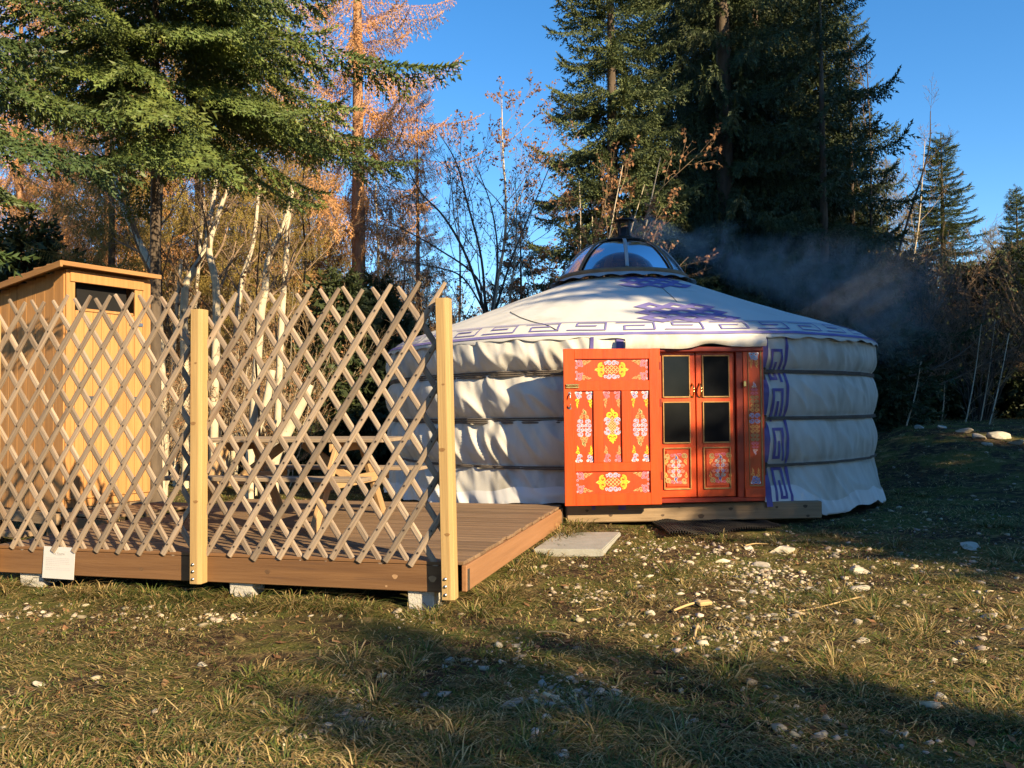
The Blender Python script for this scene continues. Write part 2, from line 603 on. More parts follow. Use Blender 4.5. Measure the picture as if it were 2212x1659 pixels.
# key pattern down both sides of the doorway
def side_key(sign):
    e = 3.72
    a0 = sign * (TH0 * e + .015)
    segs = [(a0, a0 + sign * .085, .30, 2.33), (a0 + sign * .345, a0 + sign * .385, .30, 2.33)]
    z = .34; k = 0
    while z < 2.2:
        L = .40
        x0, x1 = a0 + sign * .155, a0 + sign * .29
        xm = (x0 + x1) / 2
        pts = ([(x0, z), (x0, z + L), (x1, z + L), (x1, z + .06), (xm, z + .06), (xm, z + L - .12)] if k % 2 == 0 else
               [(x1, z), (x1, z + L), (x0, z + L), (x0, z + .06), (xm, z + .06), (xm, z + L - .12)])
        pts = [(p, min(q, 2.32)) for p, q in pts]
        segs += poly_segs(pts, .036)
        z += L + .075; k += 1
    segs = [(min(a, b), max(a, b), c, d) for a, b, c, d in segs if d > c]
    o = strip_on(lambda A, B, off: WP(A / e, B, off), segs, 'key_pattern_strip', m_purple, yurt, off=.013, step=.022)
    return o
side_key(1); side_key(-1)

# rope bands
rng = np.random.RandomState(4)
for zi, z in enumerate(ROPES):
    tt = np.concatenate([np.linspace(TH0 + .01, np.pi, 170), np.linspace(-np.pi, -TH0 - .01, 170)[1:]])
    polys = []
    nst = (2, 3, 3)[zi]
    for s in range(nst):
        zz = z + (s - (nst - 1) / 2) * np.where(tt < 0, .021, .015) + .010 * np.sin(tt * 3 + s * .6 + zi) * np.where(tt < 0, 1, .35)
        p = WP(tt, np.full_like(tt, z), .020 + .002 * np.sin(tt * 50 + s))
        p[:, 2] = zz
        cut = 170
        polys.append((p[:cut], np.full(cut, .010))); polys.append((p[cut:], np.full(len(tt) - cut, .010)))
    # knot at the door frame
    pk = WP(np.array([TH0 + .005]), np.array([z]), .035)[0]
    for a in range(3):
        t = np.linspace(0, 2 * np.pi, 14)
        loop = pk + np.stack([.045 * np.cos(t + a), -.02 + .03 * np.sin(t * 2 + a), .034 * np.sin(t + a * 2.1)], -1)
        polys.append((loop, np.full(14, .011)))
    tail = pk + np.array([[0.02, -.02, 0], [.03, -.04, -.05], [.035, -.03, -.11]])
    polys.append((smooth_line(tail, 5), np.linspace(.012, .007, 11)))
    if zi < 2:
        pk = WP(np.array([(-.315, -.375)[zi]]), np.array([z]), .03)[0]
        for a in range(2):
            t = np.linspace(0, 2 * np.pi, 14)
            polys.append((pk + np.stack([.05 * np.cos(t + a), -.015 + .02 * np.sin(t * 2), .026 * np.sin(t + a)], -1), np.full(14, .011)))
        polys.append((smooth_line(pk + np.array([[0, -.02, 0], [-.06, -.04, -.03], [-.10, -.03, -.09]]), 5), np.linspace(.011, .006, 11)))
    V, F = tubes(polys, 6)
    add('rope_band', trimesh('rope_band', V, F, m_rope, smooth=True), yurt)

# wooden floor ring and interior drum so no light passes through
m_floor = mat('platform_wood', (.16, .11, .07), rough=.85, scale=5)
V, F = lathe([(.02, .13), (3.45, .13), (3.45, .33), (.02, .33)], 64)
V[:, 0] += YC[0]; V[:, 1] += YC[1]
add('floor_platform', trimesh('floor_platform', V, F, m_floor), yurt)

# crown ring, dome panes, ribs, cap and stove pipe
def ring(name, prof, m, n=64, parent=yurt, smooth=True, centre=YC):
    V, F = lathe(prof, n)
    V[:, 0] += centre[0]; V[:, 1] += centre[1]
    return add(name, trimesh(name, V, F, m, smooth=smooth), parent)
m_crown = mat('crown_wood', (.26, .165, .09), (.18, .11, .06), rough=.6, scale=9)
m_flash = mat('grey_flashing_cloth', (.45, .46, .47), (.33, .34, .36), rough=.7, scale=4)
m_lead = mat('dark_metal_plate', (.045, .040, .038), (.03, .027, .026), rough=.5, metal=.5, scale=12)
zr = 3.40
ring('crown_ring', [(1.02, zr + .10), (1.05, zr + .16), (1.00, zr + .20), (.94, zr + .19), (.92, zr + .10), (1.02, zr + .10)], m_crown)
# flashing with eyelet scallops below the ring
nn = 160
t = np.arange(nn) * 2 * np.pi / nn
sc = .03 * np.abs(np.sin(t * 11))
rows = []
for rr, dz in ((1.02, .14), (1.10, .085), (1.17, .045)):
    rows.append(np.stack([YC[0] + np.cos(t) * rr, YC[1] + np.sin(t) * rr, zr + dz + (sc if rr == 1.17 else 0) + 0 * t], -1))
add('flashing', trimesh('flashing', np.array(rows), grid_faces(3, nn, True), m_flash, smooth=True), yurt)
m_pane = bpy.data.materials.new('tinted_dome_glazing')
m_pane.use_nodes = True
def _pane():
    nt = m_pane.node_tree; N = nt.nodes; Lk = nt.links
    N.remove(N['Principled BSDF'])
    tr = N.new('ShaderNodeBsdfTransparent'); tr.inputs[0].default_value = (.45, .42, .50, 1)
    gl = N.new('ShaderNodeBsdfGlossy'); gl.inputs['Roughness'].default_value = .12; gl.inputs[0].default_value = (.9, .92, 1, 1)
    df = N.new('ShaderNodeBsdfDiffuse'); df.inputs[0].default_value = (.26, .17, .19, 1)
    lw = N.new('ShaderNodeFresnel'); lw.inputs[0].default_value = 1.28
    m1 = N.new('ShaderNodeMixShader'); m1.inputs[0].default_value = .34
    Lk.new(tr.outputs[0], m1.inputs[1]); Lk.new(df.outputs[0], m1.inputs[2])
    m2 = N.new('ShaderNodeMixShader')
    Lk.new(lw.outputs[0], m2.inputs[0]); Lk.new(m1.outputs[0], m2.inputs[1]); Lk.new(gl.outputs[0], m2.inputs[2])
    Lk.new(m2.outputs[0], N['Material Output'].inputs['Surface'])
_pane()
def dome_pt(a, s, off=0.0):
    r = .34 + (.98 - .34) * s
    z = zr + .19 + .53 * (1 - s ** 2.0)
    return np.array([YC[0] + np.cos(a) * (r + off), YC[1] + np.sin(a) * (r + off), z + off])
NP = 8
for k in range(NP):
    a0 = 2 * np.pi * (k + .12) / NP - .15
    a1 = a0 + 2 * np.pi / NP
    A = np.linspace(a0, a1, 9); S = np.linspace(0, 1, 10)
    V = np.array([dome_pt(a, s) for s in S for a in A])
    add('dome_pane', trimesh('dome_pane', V, grid_faces(10, 9), m_pane, smooth=True), yurt)
    pts = np.array([dome_pt(a0, s, .012) for s in np.linspace(0, 1, 12)])
    w = .026
    tang = np.array([-np.sin(a0), np.cos(a0), 0]) * w
    out = np.array([np.cos(a0), np.sin(a0), .8]) * .014
    V = np.concatenate([pts - tang, pts - tang + out, pts + tang + out, pts + tang])
    F = np.concatenate([grid_faces(4, 12), [[0, 36, 24], [0, 24, 12], [11, 23, 35], [11, 35, 47]]])
    add('dome_rib', trimesh('dome_rib', V, F, m_crown if k % 2 else m_flash), yurt)
m_toono = mat('blue_crown_wheel_paint', (.03, .035, .20), (.05, .045, .16), rough=.5, scale=8)
m_tooo = mat('orange_crown_wheel_paint', (.62, .22, .05), rough=.5, scale=8)
for k in range(8):
    a = 2 * np.pi * (k + .5) / 8
    pts = np.array([dome_pt(a, s, -.05) for s in np.linspace(.05, .98, 10)])
    V, F = tubes([(pts, np.full(10, .06))], 6)
    add('crown_spoke', trimesh('crown_spoke', V, F, m_tooo if k % 2 else m_toono, smooth=True), yurt)
ring('crown_wheel', [(.62, zr + .33), (.72, zr + .33), (.72, zr + .45), (.62, zr + .45), (.62, zr + .33)], m_toono, 48)
ring('smoke_collar', [(.25, zr + .725), (.385, zr + .73), (.40, zr + .745), (.385, zr + .765), (.25, zr + .79), (.09, zr + .81)], m_lead, 48)
ring('collar_skirt', [(.345, zr + .66), (.345, zr + .73)], m_lead, 48)
PC = YC + np.array([.03, -.05])
ring('stove_pipe', [(.085, zr + .3), (.085, zr + .98), (.082, zr + .98)], mat('sooty_steel', (.10, .10, .11), (.05, .05, .055), rough=.45, metal=.7, scale=9), 24, centre=PC)
ring('pipe_collar', [(.09, zr + .80), (.125, zr + .80), (.125, zr + .84), (.09, zr + .86)], m_lead, 24, centre=PC)
ring('pipe_cap', [(.0, zr + 1.135), (.10, zr + 1.125), (.165, zr + 1.10), (.165, zr + 1.09), (.0, zr + 1.09)], m_lead, 24, centre=PC)
for k in range(4):
    a = k * math.pi / 2 + .5
    V, F = tubes([(np.array([[PC[0] + .11 * math.cos(a), PC[1] + .11 * math.sin(a), zr + .82], [PC[0] + .12 * math.cos(a), PC[1] + .12 * math.sin(a), zr + 1.1]]), np.array([.016, .016]))], 4)
    add('cap_strut', trimesh('cap_strut', V, F, m_lead), yurt)

# ---- doorway
DO = np.array([YC[0], YC[1]]) + dirv(0) * 3.74
DM = T(DO[0], DO[1], 0.372) @ RZ(DOOR_A)              # local x right, y inward, z up
KM = .0013326                                         # metres for one unit of the door drawing
def dx(x): return (x - 1350) * KM
def dz(y): return (1535 - y) * KM
def dbox(name, x0, x1, y0, y1, front, depth, m, parent, bevel=.004):
    w, h = (x1 - x0) * KM, (y1 - y0) * KM
    return box(name, (w, depth, h), DM @ T(dx((x0 + x1) / 2), front + depth / 2, dz((y0 + y1) / 2)), m, parent, bevel)
def dpart(name, parent, off=(0, 0, 0)):
    return dbox

# frame, jambs, sidelights
frame = dbox('door_frame', 745, 1955, 165, 212, -.04, .14, m_redframe, yurt)
frame['label'] = 'dark red header over the double door'
dbox('header_bead', 745, 1955, 196, 206, -.052, .012, m_redframe, frame)
dbox('threshold', 745, 1955, 1493, 1530, -.03, .20, m_redframe, yurt)
for x0, x1 in ((1712, 1772), (930, 988)):
    dbox('jamb', x0, x1, 212, 1493, -.015, .12, m_redframe, yurt)
for s, (x0, x1) in enumerate(((1772, 1958), (742, 928))):
    sl = dbox('side_panel', x0, x1, 212 if s else 190, 1493, -.028, .03, m_orange, yurt)
    sl['label'] = 'narrow orange side panel painted with a column of scrolls'
    xa, xb = x0 + 46, x1 - 33
    for a, b, c, d in ((xa - 5, xa, 195, 1395), (xb, xb + 12, 195, 1395), (xa, xb, 190, 202), (xa, xb, 1388, 1398)):
        dbox('moulding', a, b, c, d, -.040, .014, m_gold, sl, .002)
    dbox('side_base', x0, x1 - 4, 1422, 1493, -.045, .02, m_orange_d, sl)

def inner_door(x0, x1, ya):
    lf = dbox('inner_door', x0 + 4, x1 - 4, 205, 1488, .030, .035, m_orange, yurt)
    lf['label'] = 'glazed orange inner door with painted lower panel'
    px0, px1 = x0 + 68, x1 - 62
    for nm, (ya, yb) in (('pane', (247, 600)), ('pane', (657, 1003)), ('lower_panel', (1060, 1408))):
        if nm == 'pane':
            dbox('pane', px0, px1, ya, yb, .020, .012, m_glass, lf, 0)
        else:
            dbox('lower_panel', px0 + 14, px1 - 14, ya + 14, yb - 14, .016, .014, m_orange_d, lf, .008)
        for a, b, c, d in ((px0 - 10, px0, ya - 10, yb + 10), (px1, px1 + 10, ya - 10, yb + 10), (px0, px1, ya - 10, ya), (px0, px1, yb, yb + 12)):
            dbox('moulding', a, b, c, d, .010, .022, m_gold, lf, .003)
    return lf
ld1 = inner_door(992, 1350, 0)
ld2 = inner_door(1352, 1710, 0)
# bright notice strip seen behind the right upper pane
for lf, hx in ((ld1, 1322), (ld2, 1388)):
    t = np.linspace(0, 1, 12)
    pts = np.stack([np.full(12, dx(hx)) + 0 * t, .03 - .055 * np.sin(np.pi * t) ** .6, dz(605) + (dz(490) - dz(605)) * t], -1)
    V, F = tubes([(pts, np.array([.016, .010, .009, .010, .012, .013, .013, .012, .010, .009, .010, .016]))], 8, True)
    o = add('handle', trimesh('handle', V, F, m_brass, smooth=True), lf, DM)

# outer door, folded back against the wall
OD = DM @ T(dx(998), -.125, 0) @ RZ(rad(-1.2)) @ T(-dx(998), 0, 0)
def obox(name, x0, x1, y0, y1, front, depth, m, parent, bevel=.004):
    w, h = (x1 - x0) * KM, (y1 - y0) * KM
    return box(name, (w, depth, h), OD @ T(dx((x0 + x1) / 2), front + depth / 2, dz((y0 + y1) / 2)), m, parent, bevel)
od = obox('outer_door', 157, 996, 186, 1530, .012, .028, m_orange_d, yurt)
od['label'] = 'orange outer door folded back and painted with scrolls'
for nm, x0, x1, y0, y1 in (('stile', 155, 250, 184, 1532), ('stile', 903, 998, 184, 1532),
                           ('rail', 250, 903, 184, 272), ('rail', 250, 903, 460, 546), ('rail', 250, 903, 1166, 1240), ('rail', 250, 903, 1430, 1532),
                           ('mullion', 412, 494, 546, 1166), ('mullion', 658, 736, 546, 1166)):
    obox(nm, x0, x1, y0, y1, -.012, .0245, m_orange, od, .003)
obox('door_bolt', 172, 288, 486, 504, -.034, .022, m_brass, od, .006)
obox('door_bolt', 172, 288, 508, 524, -.028, .014, m_brass, od, .005)
t = np.linspace(0, 1, 9)
pts = np.stack([np.full(9, dx(206)), -.012 - .04 * np.clip(np.sin(np.pi * t) * 2, 0, 1), dz(700) + (dz(565) - dz(700)) * t], -1)
V, F = tubes([(pts, np.full(9, .008))], 6, True)
add('handle', trimesh('handle', V, F, m_steel, smooth=True), od, OD)
obox('handle_plate', 196, 218, 555, 585, -.018, .006, m_steel, od, .002)
obox('handle_plate', 196, 218, 682, 706, -.018, .006, m_steel, od, .002)
for y in (300, 620, 1250):
    obox('hinge', 990, 1010, y, y + 70, -.016, .012, m_redframe, od, .003)
dbox('door_bolt', 1768, 1792, 468, 520, -.06, .03, m_brass, yurt, .005)

# painted scrolls
OC = {'pink': (.60, .07, .13), 'olive': (.13, .14, .05), 'blue': (.03, .07, .38), 'yellow': (.85, .50, .03), 'orange': (.80, .30, .03),
      'white': (.80, .72, .70), 'rose': (.66, .27, .33), 'sky': (.12, .28, .55), 'sand': (.70, .42, .18)}
OM = {k: mat('ornament_' + k, v, tuple(min(1, c * 1.25) for c in v), rough=.5, scale=40) for k, v in OC.items()}
ON = list(OM)
class Orn:
    def __init__(s): s.V, s.F, s.mi = [], [], []
    def stroke(s, pts, w, col, lay):
        pts = np.asarray(pts, float)
        d = np.gradient(pts, axis=0); d /= np.linalg.norm(d, axis=1)[:, None] + 1e-9
        n = np.stack([-d[:, 1], d[:, 0]], -1)
        w = np.broadcast_to(np.asarray(w, float), (len(pts),))[:, None]
        a, b = pts + n * w / 2, pts - n * w / 2
        o = len(s.V)
        for p in np.concatenate([a, b]):
            s.V.append((dx(p[0]), -.0014 * lay, dz(p[1])))
        k = len(pts)
        for i in range(k - 1):
            s.F.append((o + i, o + i + 1, o + k + i + 1, o + k + i)); s.mi.append(ON.index(col))
    def disc(s, x, y, r, col, lay):
        t = np.linspace(0, 2 * np.pi, 10)[:-1]
        o = len(s.V)
        for a in t: s.V.append((dx(x + r * math.cos(a)), -.0014 * lay, dz(y + r * math.sin(a))))
        s.F.append(tuple(range(o, o + 9))); s.mi.append(ON.index(col))
    def scroll(s, x, y, r, a0, turns, col, outl='white', hand=1):
        t = np.linspace(0, 1, 22)
        rr = r * (1 - .78 * t)
        a = a0 + hand * turns * 2 * np.pi * t
        p = np.stack([x + rr * np.cos(a), y + rr * np.sin(a)], -1)
        w = r * .40 * (1 - .45 * t)
        s.stroke(p, w * 1.45, outl, 1)
        s.stroke(p, w * .70, col, 2)
        s.disc(p[0, 0], p[0, 1], r * .26, outl, 1); s.disc(p[0, 0], p[0, 1], r * .14, col, 2)
    def tail(s, p0, p1, r, col, outl):
        p0, p1 = np.array(p0, float), np.array(p1, float)
        t = np.linspace(0, 1, 12)[:, None]
        d = p1 - p0; n = np.array([-d[1], d[0]]) / (np.linalg.norm(d) + 1e-9)
        p = p0 + d * t + n * np.sin(t * 2 * np.pi) * r * .3
        w = (1 - t[:, 0]) * r + 2
        s.stroke(p, w * 1.5, outl, 1); s.stroke(p, w * .7, col, 2)
    def make(s, name, parent, M, front):
        me = pymesh(name, s.V, s.F, None, mats=[OM[k] for k in ON], mi=s.mi)
        return add(name, me, parent, M @ T(0, front, 0))
PI = math.pi
def corner_h(o, x, y, sx, sy, c1='pink', c2='olive', outl='rose'):
    o.scroll(x + sx * 34, y + sy * 30, 30, -PI / 2 * sy, 1.4, c1, outl, sx * sy)
    o.scroll(x + sx * 80, y + sy * 22, 19, PI * .5, 1.3, c2, 'sand', -sx * sy)
    o.scroll(x + sx * 108, y + sy * 18, 11, PI * .5, 1.2, c2, 'sand', -sx * sy)
    o.tail((x + sx * 112, y + sy * 14), (x + sx * 145, y + sy * 10), 9, c2, 'sand')
    o.disc(x + sx * 12, y + sy * 8, 10, outl, 1); o.disc(x + sx * 12, y + sy * 66, 11, outl, 1); o.disc(x + sx * 12, y + sy * 66, 6, c1, 2)
    o.disc(x + sx * 62, y + sy * 52, 10, outl, 1); o.disc(x + sx * 62, y + sy * 52, 6, c1, 2)
def lattice(o, x, y, w, h, col, nx=4):
    sp = 2 * w / nx
    for sgn in (1, -1):
        for i in range(-nx, nx + 1):
            # line y = sgn*(x - i*sp/1) clipped to the ellipse
            pts = []
            for t in np.linspace(-w, w, 60):
                yy = sgn * (t - i * sp * .8)
                if abs(t) / w + abs(yy) / h <= 1.15 and abs(yy) <= h and abs(t) <= w:
                    pts.append((x + t, y + yy))
            if len(pts) > 2:
                o.stroke(pts, 5, col, 1)
def medallion_h(o, x, y):
    lattice(o, x, y, 85, 44, 'sand')
    for sx in (-1, 1):
        for sy in (-1, 1):
            o.scroll(x + sx * 88, y + sy * 26, 30, PI * .5 * sy, 1.3, 'orange', 'yellow', -sx * sy)
            o.scroll(x + sx * 22, y + sy * 56, 22, 0 if sx > 0 else PI, 1.3, 'blue', 'white', sx * sy)
            o.scroll(x + sx * 55, y + sy * 58, 13, PI / 2, 1.1, 'sky', 'white', -sx * sy)
        o.disc(x + sx * 122, y, 16, 'yellow', 1); o.disc(x + sx * 122, y, 9, 'orange', 2)
        o.tail((x + sx * 128, y), (x + sx * 150, y), 12, 'sand', 'yellow')
def corner_v(o, x, y, sx, sy, c1, c2, l1='white', l2='yellow'):
    """tapering ornament going along y from a panel corner"""
    o.scroll(x + sx * 30, y + sy * 22, 20, PI / 2, 1.3, c1, l1, sx)
    o.scroll(x + sx * 36, y + sy * 48, 20, 0, 1.3, c1, l1, -sx)
    o.scroll(x + sx * 24, y + sy * 80, 16, PI, 1.2, c2, l2, sx)
    o.scroll(x + sx * 22, y + sy * 104, 11, 0, 1.2, c2, l2, -sx)
    o.tail((x + sx * 24, y + sy * 112), (x + sx * 20, y + sy * 142), 10, c2, l2)
    o.disc(x + sx * 12, y + sy * 10, 11, l1, 1); o.disc(x + sx * 52, y + sy * 12, 11, l1, 1); o.disc(x + sx * 52, y + sy * 12, 6, c1, 2)
def medallion_v(o, x, y, rows, centre=None):
    for dy, ddx, r, col, ol, a in rows:
        for sx in (-1, 1):
            for sy in ((1, -1) if dy else (1,)):
                o.scroll(x + sx * ddx, y + sy * dy, r, a if sx > 0 else PI - a, 1.3, col, ol, sx * sy)
    top = rows[-1]
    for sy in (1, -1):
        yy = y + sy * (top[0] + top[2] * .7)
        o.tail((x, yy), (x, yy + sy * 38), 22, top[3], top[4])
def motif(fn, parent, M, front, *args):
    o = Orn(); fn(o, *args)
    return o.make('painted_ornament', parent, M, front)
for yc in (365, 1335):
    for sx, xx in ((1, 256), (-1, 896)):
        for sy, yy in ((1, yc - 86), (-1, yc + 86)):
            motif(corner_h, od, OD, .0115, xx, yy, sx, sy)
    motif(medallion_h, od, OD, .0115, 576, yc)
def centre_lattice(o, xc):
    lattice(o, xc, 852, 44, 78, 'sand', 3)
    medallion_v(o, xc, 852, [(18, 46, 13, 'sky', 'white', 0), (48, 40, 26, 'blue', 'white', 0), (96, 22, 26, 'yellow', 'yellow', PI / 2)])
for i, xc in enumerate((331, 576, 820)):
    c = (('blue', 'yellow', 'white', 'yellow'), ('pink', 'olive', 'rose', 'sand'), ('blue', 'orange', 'white', 'yellow'))[i]
    for sx, xx in ((1, xc - 80), (-1, xc + 80)):
        motif(corner_v, od, OD, .0115, xx, 552, sx, 1, *c)
        motif(corner_v, od, OD, .0115, xx, 1160, sx, -1, *c)
    if i == 1:
        motif(centre_lattice, od, OD, .0115, xc)
    else:
        motif(medallion_v, od, OD, .0115, xc, 866, [(16, 16, 15, 'sky', 'white', 0), (22, 46, 18, 'blue', 'white', PI), (52, 30, 22, 'blue', 'white', 0), (92, 20, 18, 'olive', 'sand', PI / 2), (118, 11, 11, 'olive', 'sand', 0)])
def corner_d(o, xc, sx, sy):
    bx_, by_ = xc - sx * 104, 1234 - sy * 138
    o.scroll(bx_ + sx * 30, by_ + sy * 30, 24, PI / 4, 1.4, 'olive', 'sand', sx * sy)
    o.scroll(bx_ + sx * 68, by_ + sy * 20, 14, 0, 1.2, 'pink', 'rose', sx * sy)
    o.scroll(bx_ + sx * 18, by_ + sy * 72, 15, PI / 2, 1.2, 'orange', 'sand', -sx * sy)
    o.tail((bx_ + sx * 80, by_ + sy * 14), (bx_ + sx * 104, by_ + sy * 12), 8, 'pink', 'rose')
    o.tail((bx_ + sx * 14, by_ + sy * 84), (bx_ + sx * 12, by_ + sy * 108), 8, 'orange', 'sand')
def rosette(o, xc):
    medallion_v(o, xc, 1234, [(20, 24, 17, 'blue', 'white', 0), (20, 56, 18, 'pink', 'sand', 0), (56, 26, 19, 'olive', 'white', 0), (80, 12, 12, 'blue', 'sand', PI / 2)])
    o.disc(xc, 1234, 16, 'sand', 1); o.disc(xc, 1234, 9, 'pink', 2)
for lf, xc in ((ld1, 1160), (ld2, 1561)):
    for sx in (-1, 1):
        for sy in (-1, 1):
            motif(corner_d, lf, DM, .0155, xc, sx, sy)
    motif(rosette, lf, DM, .0155, xc)
def side_column(o, xc):
    for sx in (-1, 1):
        for dy, r, col, ol in ((40, 22, 'blue', 'white'), (88, 19, 'orange', 'sand'), (126, 18, 'orange', 'sand'), (164, 17, 'olive', 'sand'), (200, 17, 'olive', 'sand'),
                               (236, 15, 'pink', 'rose'), (268, 13, 'pink', 'rose'), (296, 10, 'sand', 'white')):
            for sy in (-1, 1):
                o.scroll(xc + sx * r * 1.05, 800 + sy * (dy - 18), r, 0 if sx > 0 else PI, 1.3, col, ol, sx * sy)
    for sy in (-1, 1):
        o.tail((xc, 800 + sy * 285), (xc, 800 + sy * 325), 16, 'rose', 'white')
def side_pair(o, xc, y, sy, c1, c2, l1, l2):
    for sx in (-1, 1):
        corner_v(o, xc - sx * 48, y, sx, sy, c1, c2, l1, l2)
motif(side_column, yurt, DM, -.0285, 1870)
motif(side_pair, yurt, DM, -.0285, 1870, 215, 1, 'sky', 'orange', 'white', 'sand')
motif(side_pair, yurt, DM, -.0285, 1870, 1378, -1, 'blue', 'orange', 'white', 'sand')

# canvas flap over the lintel and plain cloth behind it
A = np.linspace(-.86, .83, 70)
rows = []
for k, t in enumerate(np.linspace(0, 1, 9)):
    zt = 1.968 - .0 * A
    zb_ = 1.815 + .022 * np.sin(A * 3.2 + .4) + .012 * np.sin(A * 9) + .02 * np.exp(-((A - .12) / .14) ** 2)
    z = zt + (zb_ - zt) * t
    y = -.055 - .055 * np.sin(t * 2.4) - .012 * np.sin(A * 7 + t * 3) - .010 * np.sin(A * 23 + 2 * t)
    y = y + .5 * (3.74 - np.sqrt(3.74 ** 2 - A ** 2)) * .6
    rows.append(np.stack([A, y, z], -1))
fl = add('lintel_flap', trimesh('lintel_flap', np.array(rows), grid_faces(9, 70), m_canvas, smooth=True), yurt, DM)
fl['label'] = 'canvas flap hanging over the door header'
# black board standing in for the unlit room behind the glazing
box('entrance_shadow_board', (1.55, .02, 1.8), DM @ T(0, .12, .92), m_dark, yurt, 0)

# sill beam
sa, sb = PZ(1224, 1091, .36), PZ(1776, 1081, .36)
sd = (sb - sa); sL = np.linalg.norm(sd); sang = math.atan2(sd[1], sd[0])
sillm = T(*(sa + sd / 2)) @ RZ(sang) @ T(0, .05, -.11)
sill = box('sill_beam', (sL, .10, .205), sillm, m_sill, None, .012)
tag(sill, 'thick weathered timber beam lying in front of the orange doors', 'beam')
m_knot = mat('wood_knot', (.075, .050, .035), (.11, .075, .05), rough=.8, scale=40)
def knot(parent, M, x, z, r, m=m_knot, sq=.7):
    t = np.linspace(0, 2 * np.pi, 15)[:-1]
    V = [(x + r * math.cos(a) * (1 + .2 * math.sin(a * 3)), 0, z + r * sq * math.sin(a)) for a in t]
    add('knot', pymesh('knot', V, [tuple(range(14))], m), parent, M)
for u, v, r in ((-1.02, -.02, .022), (-.40, -.03, .02), (.06, -.05, .038), (.42, .03, .026), (.98, .04, .018), (1.33, .045, .028), (1.36, -.07, .022), (-1.3, .04, .02), (-.2, .06, .012)):
    knot(sill, sillm @ T(0, -.0525, 0), u, v, r)
# ------------------------------------------------------------------ deck, fence, table, cabin
C0 = np.array([-.392, 6.445]); DANG = rad(-14.4)
DU = np.array([math.cos(DANG), math.sin(DANG)])       # along the front, to the right
DV = np.array([-math.sin(DANG), math.cos(DANG)])      # into the picture
DW, DD_, ZD = 4.22, 3.80, .36                          # width, depth, deck height
def D(u, v, z=0.0):                                   # u: metres left of the right corner
    p = C0 - DU * u + DV * v
    return np.array([p[0], p[1], z])
def DMt(u, v, z): 
    p = D(u, v, z)
    return T(*p) @ RZ(DANG)
m_deck = mat('brown_deck_boards', (.215, .140, .082), (.15, .096, .057), rough=.75, scale=3.2, stretch=(.5, 14, 14), rand=.22, bump=.25, bscale=10,
             c3=(.30, .21, .135), scale3=6, ramp3=(.58, .75))
m_fascia = mat('larch_fascia', (.20, .105, .046), (.135, .068, .031), rough=.7, scale=2.2, stretch=(.45, 9, 9), rand=.08, bump=.2, bscale=9,
               c3=(.10, .055, .032), scale3=2.8, ramp3=(.60, .74))
m_side = mat('side_fascia', (.29, .15, .073), (.23, .118, .056), rough=.7, scale=2.2, stretch=(9, .45, 9), bump=.15, bscale=9)
m_post = mat('fresh_pine_post', (.43, .29, .125), (.36, .235, .10), rough=.65, scale=3.0, stretch=(16, 16, .6), bump=.15, bscale=5,
             c3=(.44, .27, .11), scale3=1.2, ramp3=(.62, .74))
m_slat = mat('weathered_slat', (.32, .245, .18), (.22, .175, .135), rough=.85, scale=4.0, stretch=(.7, 16, 16), rand=.30, bump=.3, bscale=9,
             c3=(.17, .11, .075), scale3=3.0, ramp3=(.56, .74))
m_conc = mat('concrete', (.47, .45, .41), (.38, .36, .33), rough=.9, scale=9, bump=.5, bscale=60, c3=(.28, .27, .25), scale3=40, ramp3=(.62, .7))
m_screw = mat('rusty_screw', (.05, .035, .028), rough=.6)

deck = empty('timber_deck', D(DW / 2, DD_ / 2, .0))
tag(deck, 'brown timber deck on concrete blocks in front of the yurt', 'deck')
nb = 27; bw = DD_ / nb
rng = random.Random(3)
for i in range(nb):
    v = bw * (i + .5)
    L = DW + rng.uniform(-.012, .022)
    box('deck_board', (DW + .02, bw - .008, .028), DMt(DW / 2 - rng.uniform(0, .022), v, ZD - .014 + rng.uniform(-.0015, .0015)), m_deck, deck, .004)
fm = DMt(DW / 2 + .02, -.024, ZD - .128)
fas = box('front_fascia', (DW - .02, .045, .200), fm, m_fascia, deck, .005)
cap_ = box('front_lip', (DW - .02, .052, .026), DMt(DW / 2 + .02, -.022, ZD - .012), m_fascia, deck, .004)
sfm = DMt(-.020, DD_ / 2 - .02, ZD - .128)
sfas = box('side_fascia', (.04, DD_ - .05, .196), sfm, m_side, deck, .005)
box('corner_bracket', (.004, .05, .16), DMt(-.042, .05, ZD - .14), m_steel, deck, .001)
box('corner_bracket', (.004, .04, .17), DMt(-.042, DD_ - .1, ZD - .14), m_steel, deck, .001)
box('left_fascia', (.04, DD_, .19), DMt(DW + .018, DD_ / 2, ZD - .128), m_side, deck, .005)
box('back_fascia', (DW, .04, .19), DMt(DW / 2, DD_ + .02, ZD - .128), m_fascia, deck, .005)
for k in range(5):
    box('joist', (.06, DD_ - .1, .14), DMt(.5 + k * .8, DD_ / 2, ZD - .105), m_fascia, deck, .004)
m_knl = mat('light_knot', (.40, .25, .13), (.32, .19, .10), rough=.7, scale=30)
m_knd = mat('dark_knot', (.10, .055, .03), (.14, .08, .04), rough=.7, scale=30)
for (uu, vv, rr, mm) in ((.165, 1237, .026, m_knl), (.375, 1238, .022, m_knl), (.67, 1262, .018, m_knd), (.725, 1246, .016, m_knd)):
    pass
for x, z, r, mm in ((2.62 - .70, .0, .030, m_knl), (1.62, .005, .022, m_knl), (-.6, -.02, .02, m_knd), (.55, .0, .024, m_knd), (1.55, -.07, .01, m_knl), (-1.35, .03, .022, m_knd), (-.1, .05, .013, m_knl)):
    knot(fas, fm @ T(0, -.0235, 0), x - DW / 2 * 0 - .0, z, r, mm, .8)

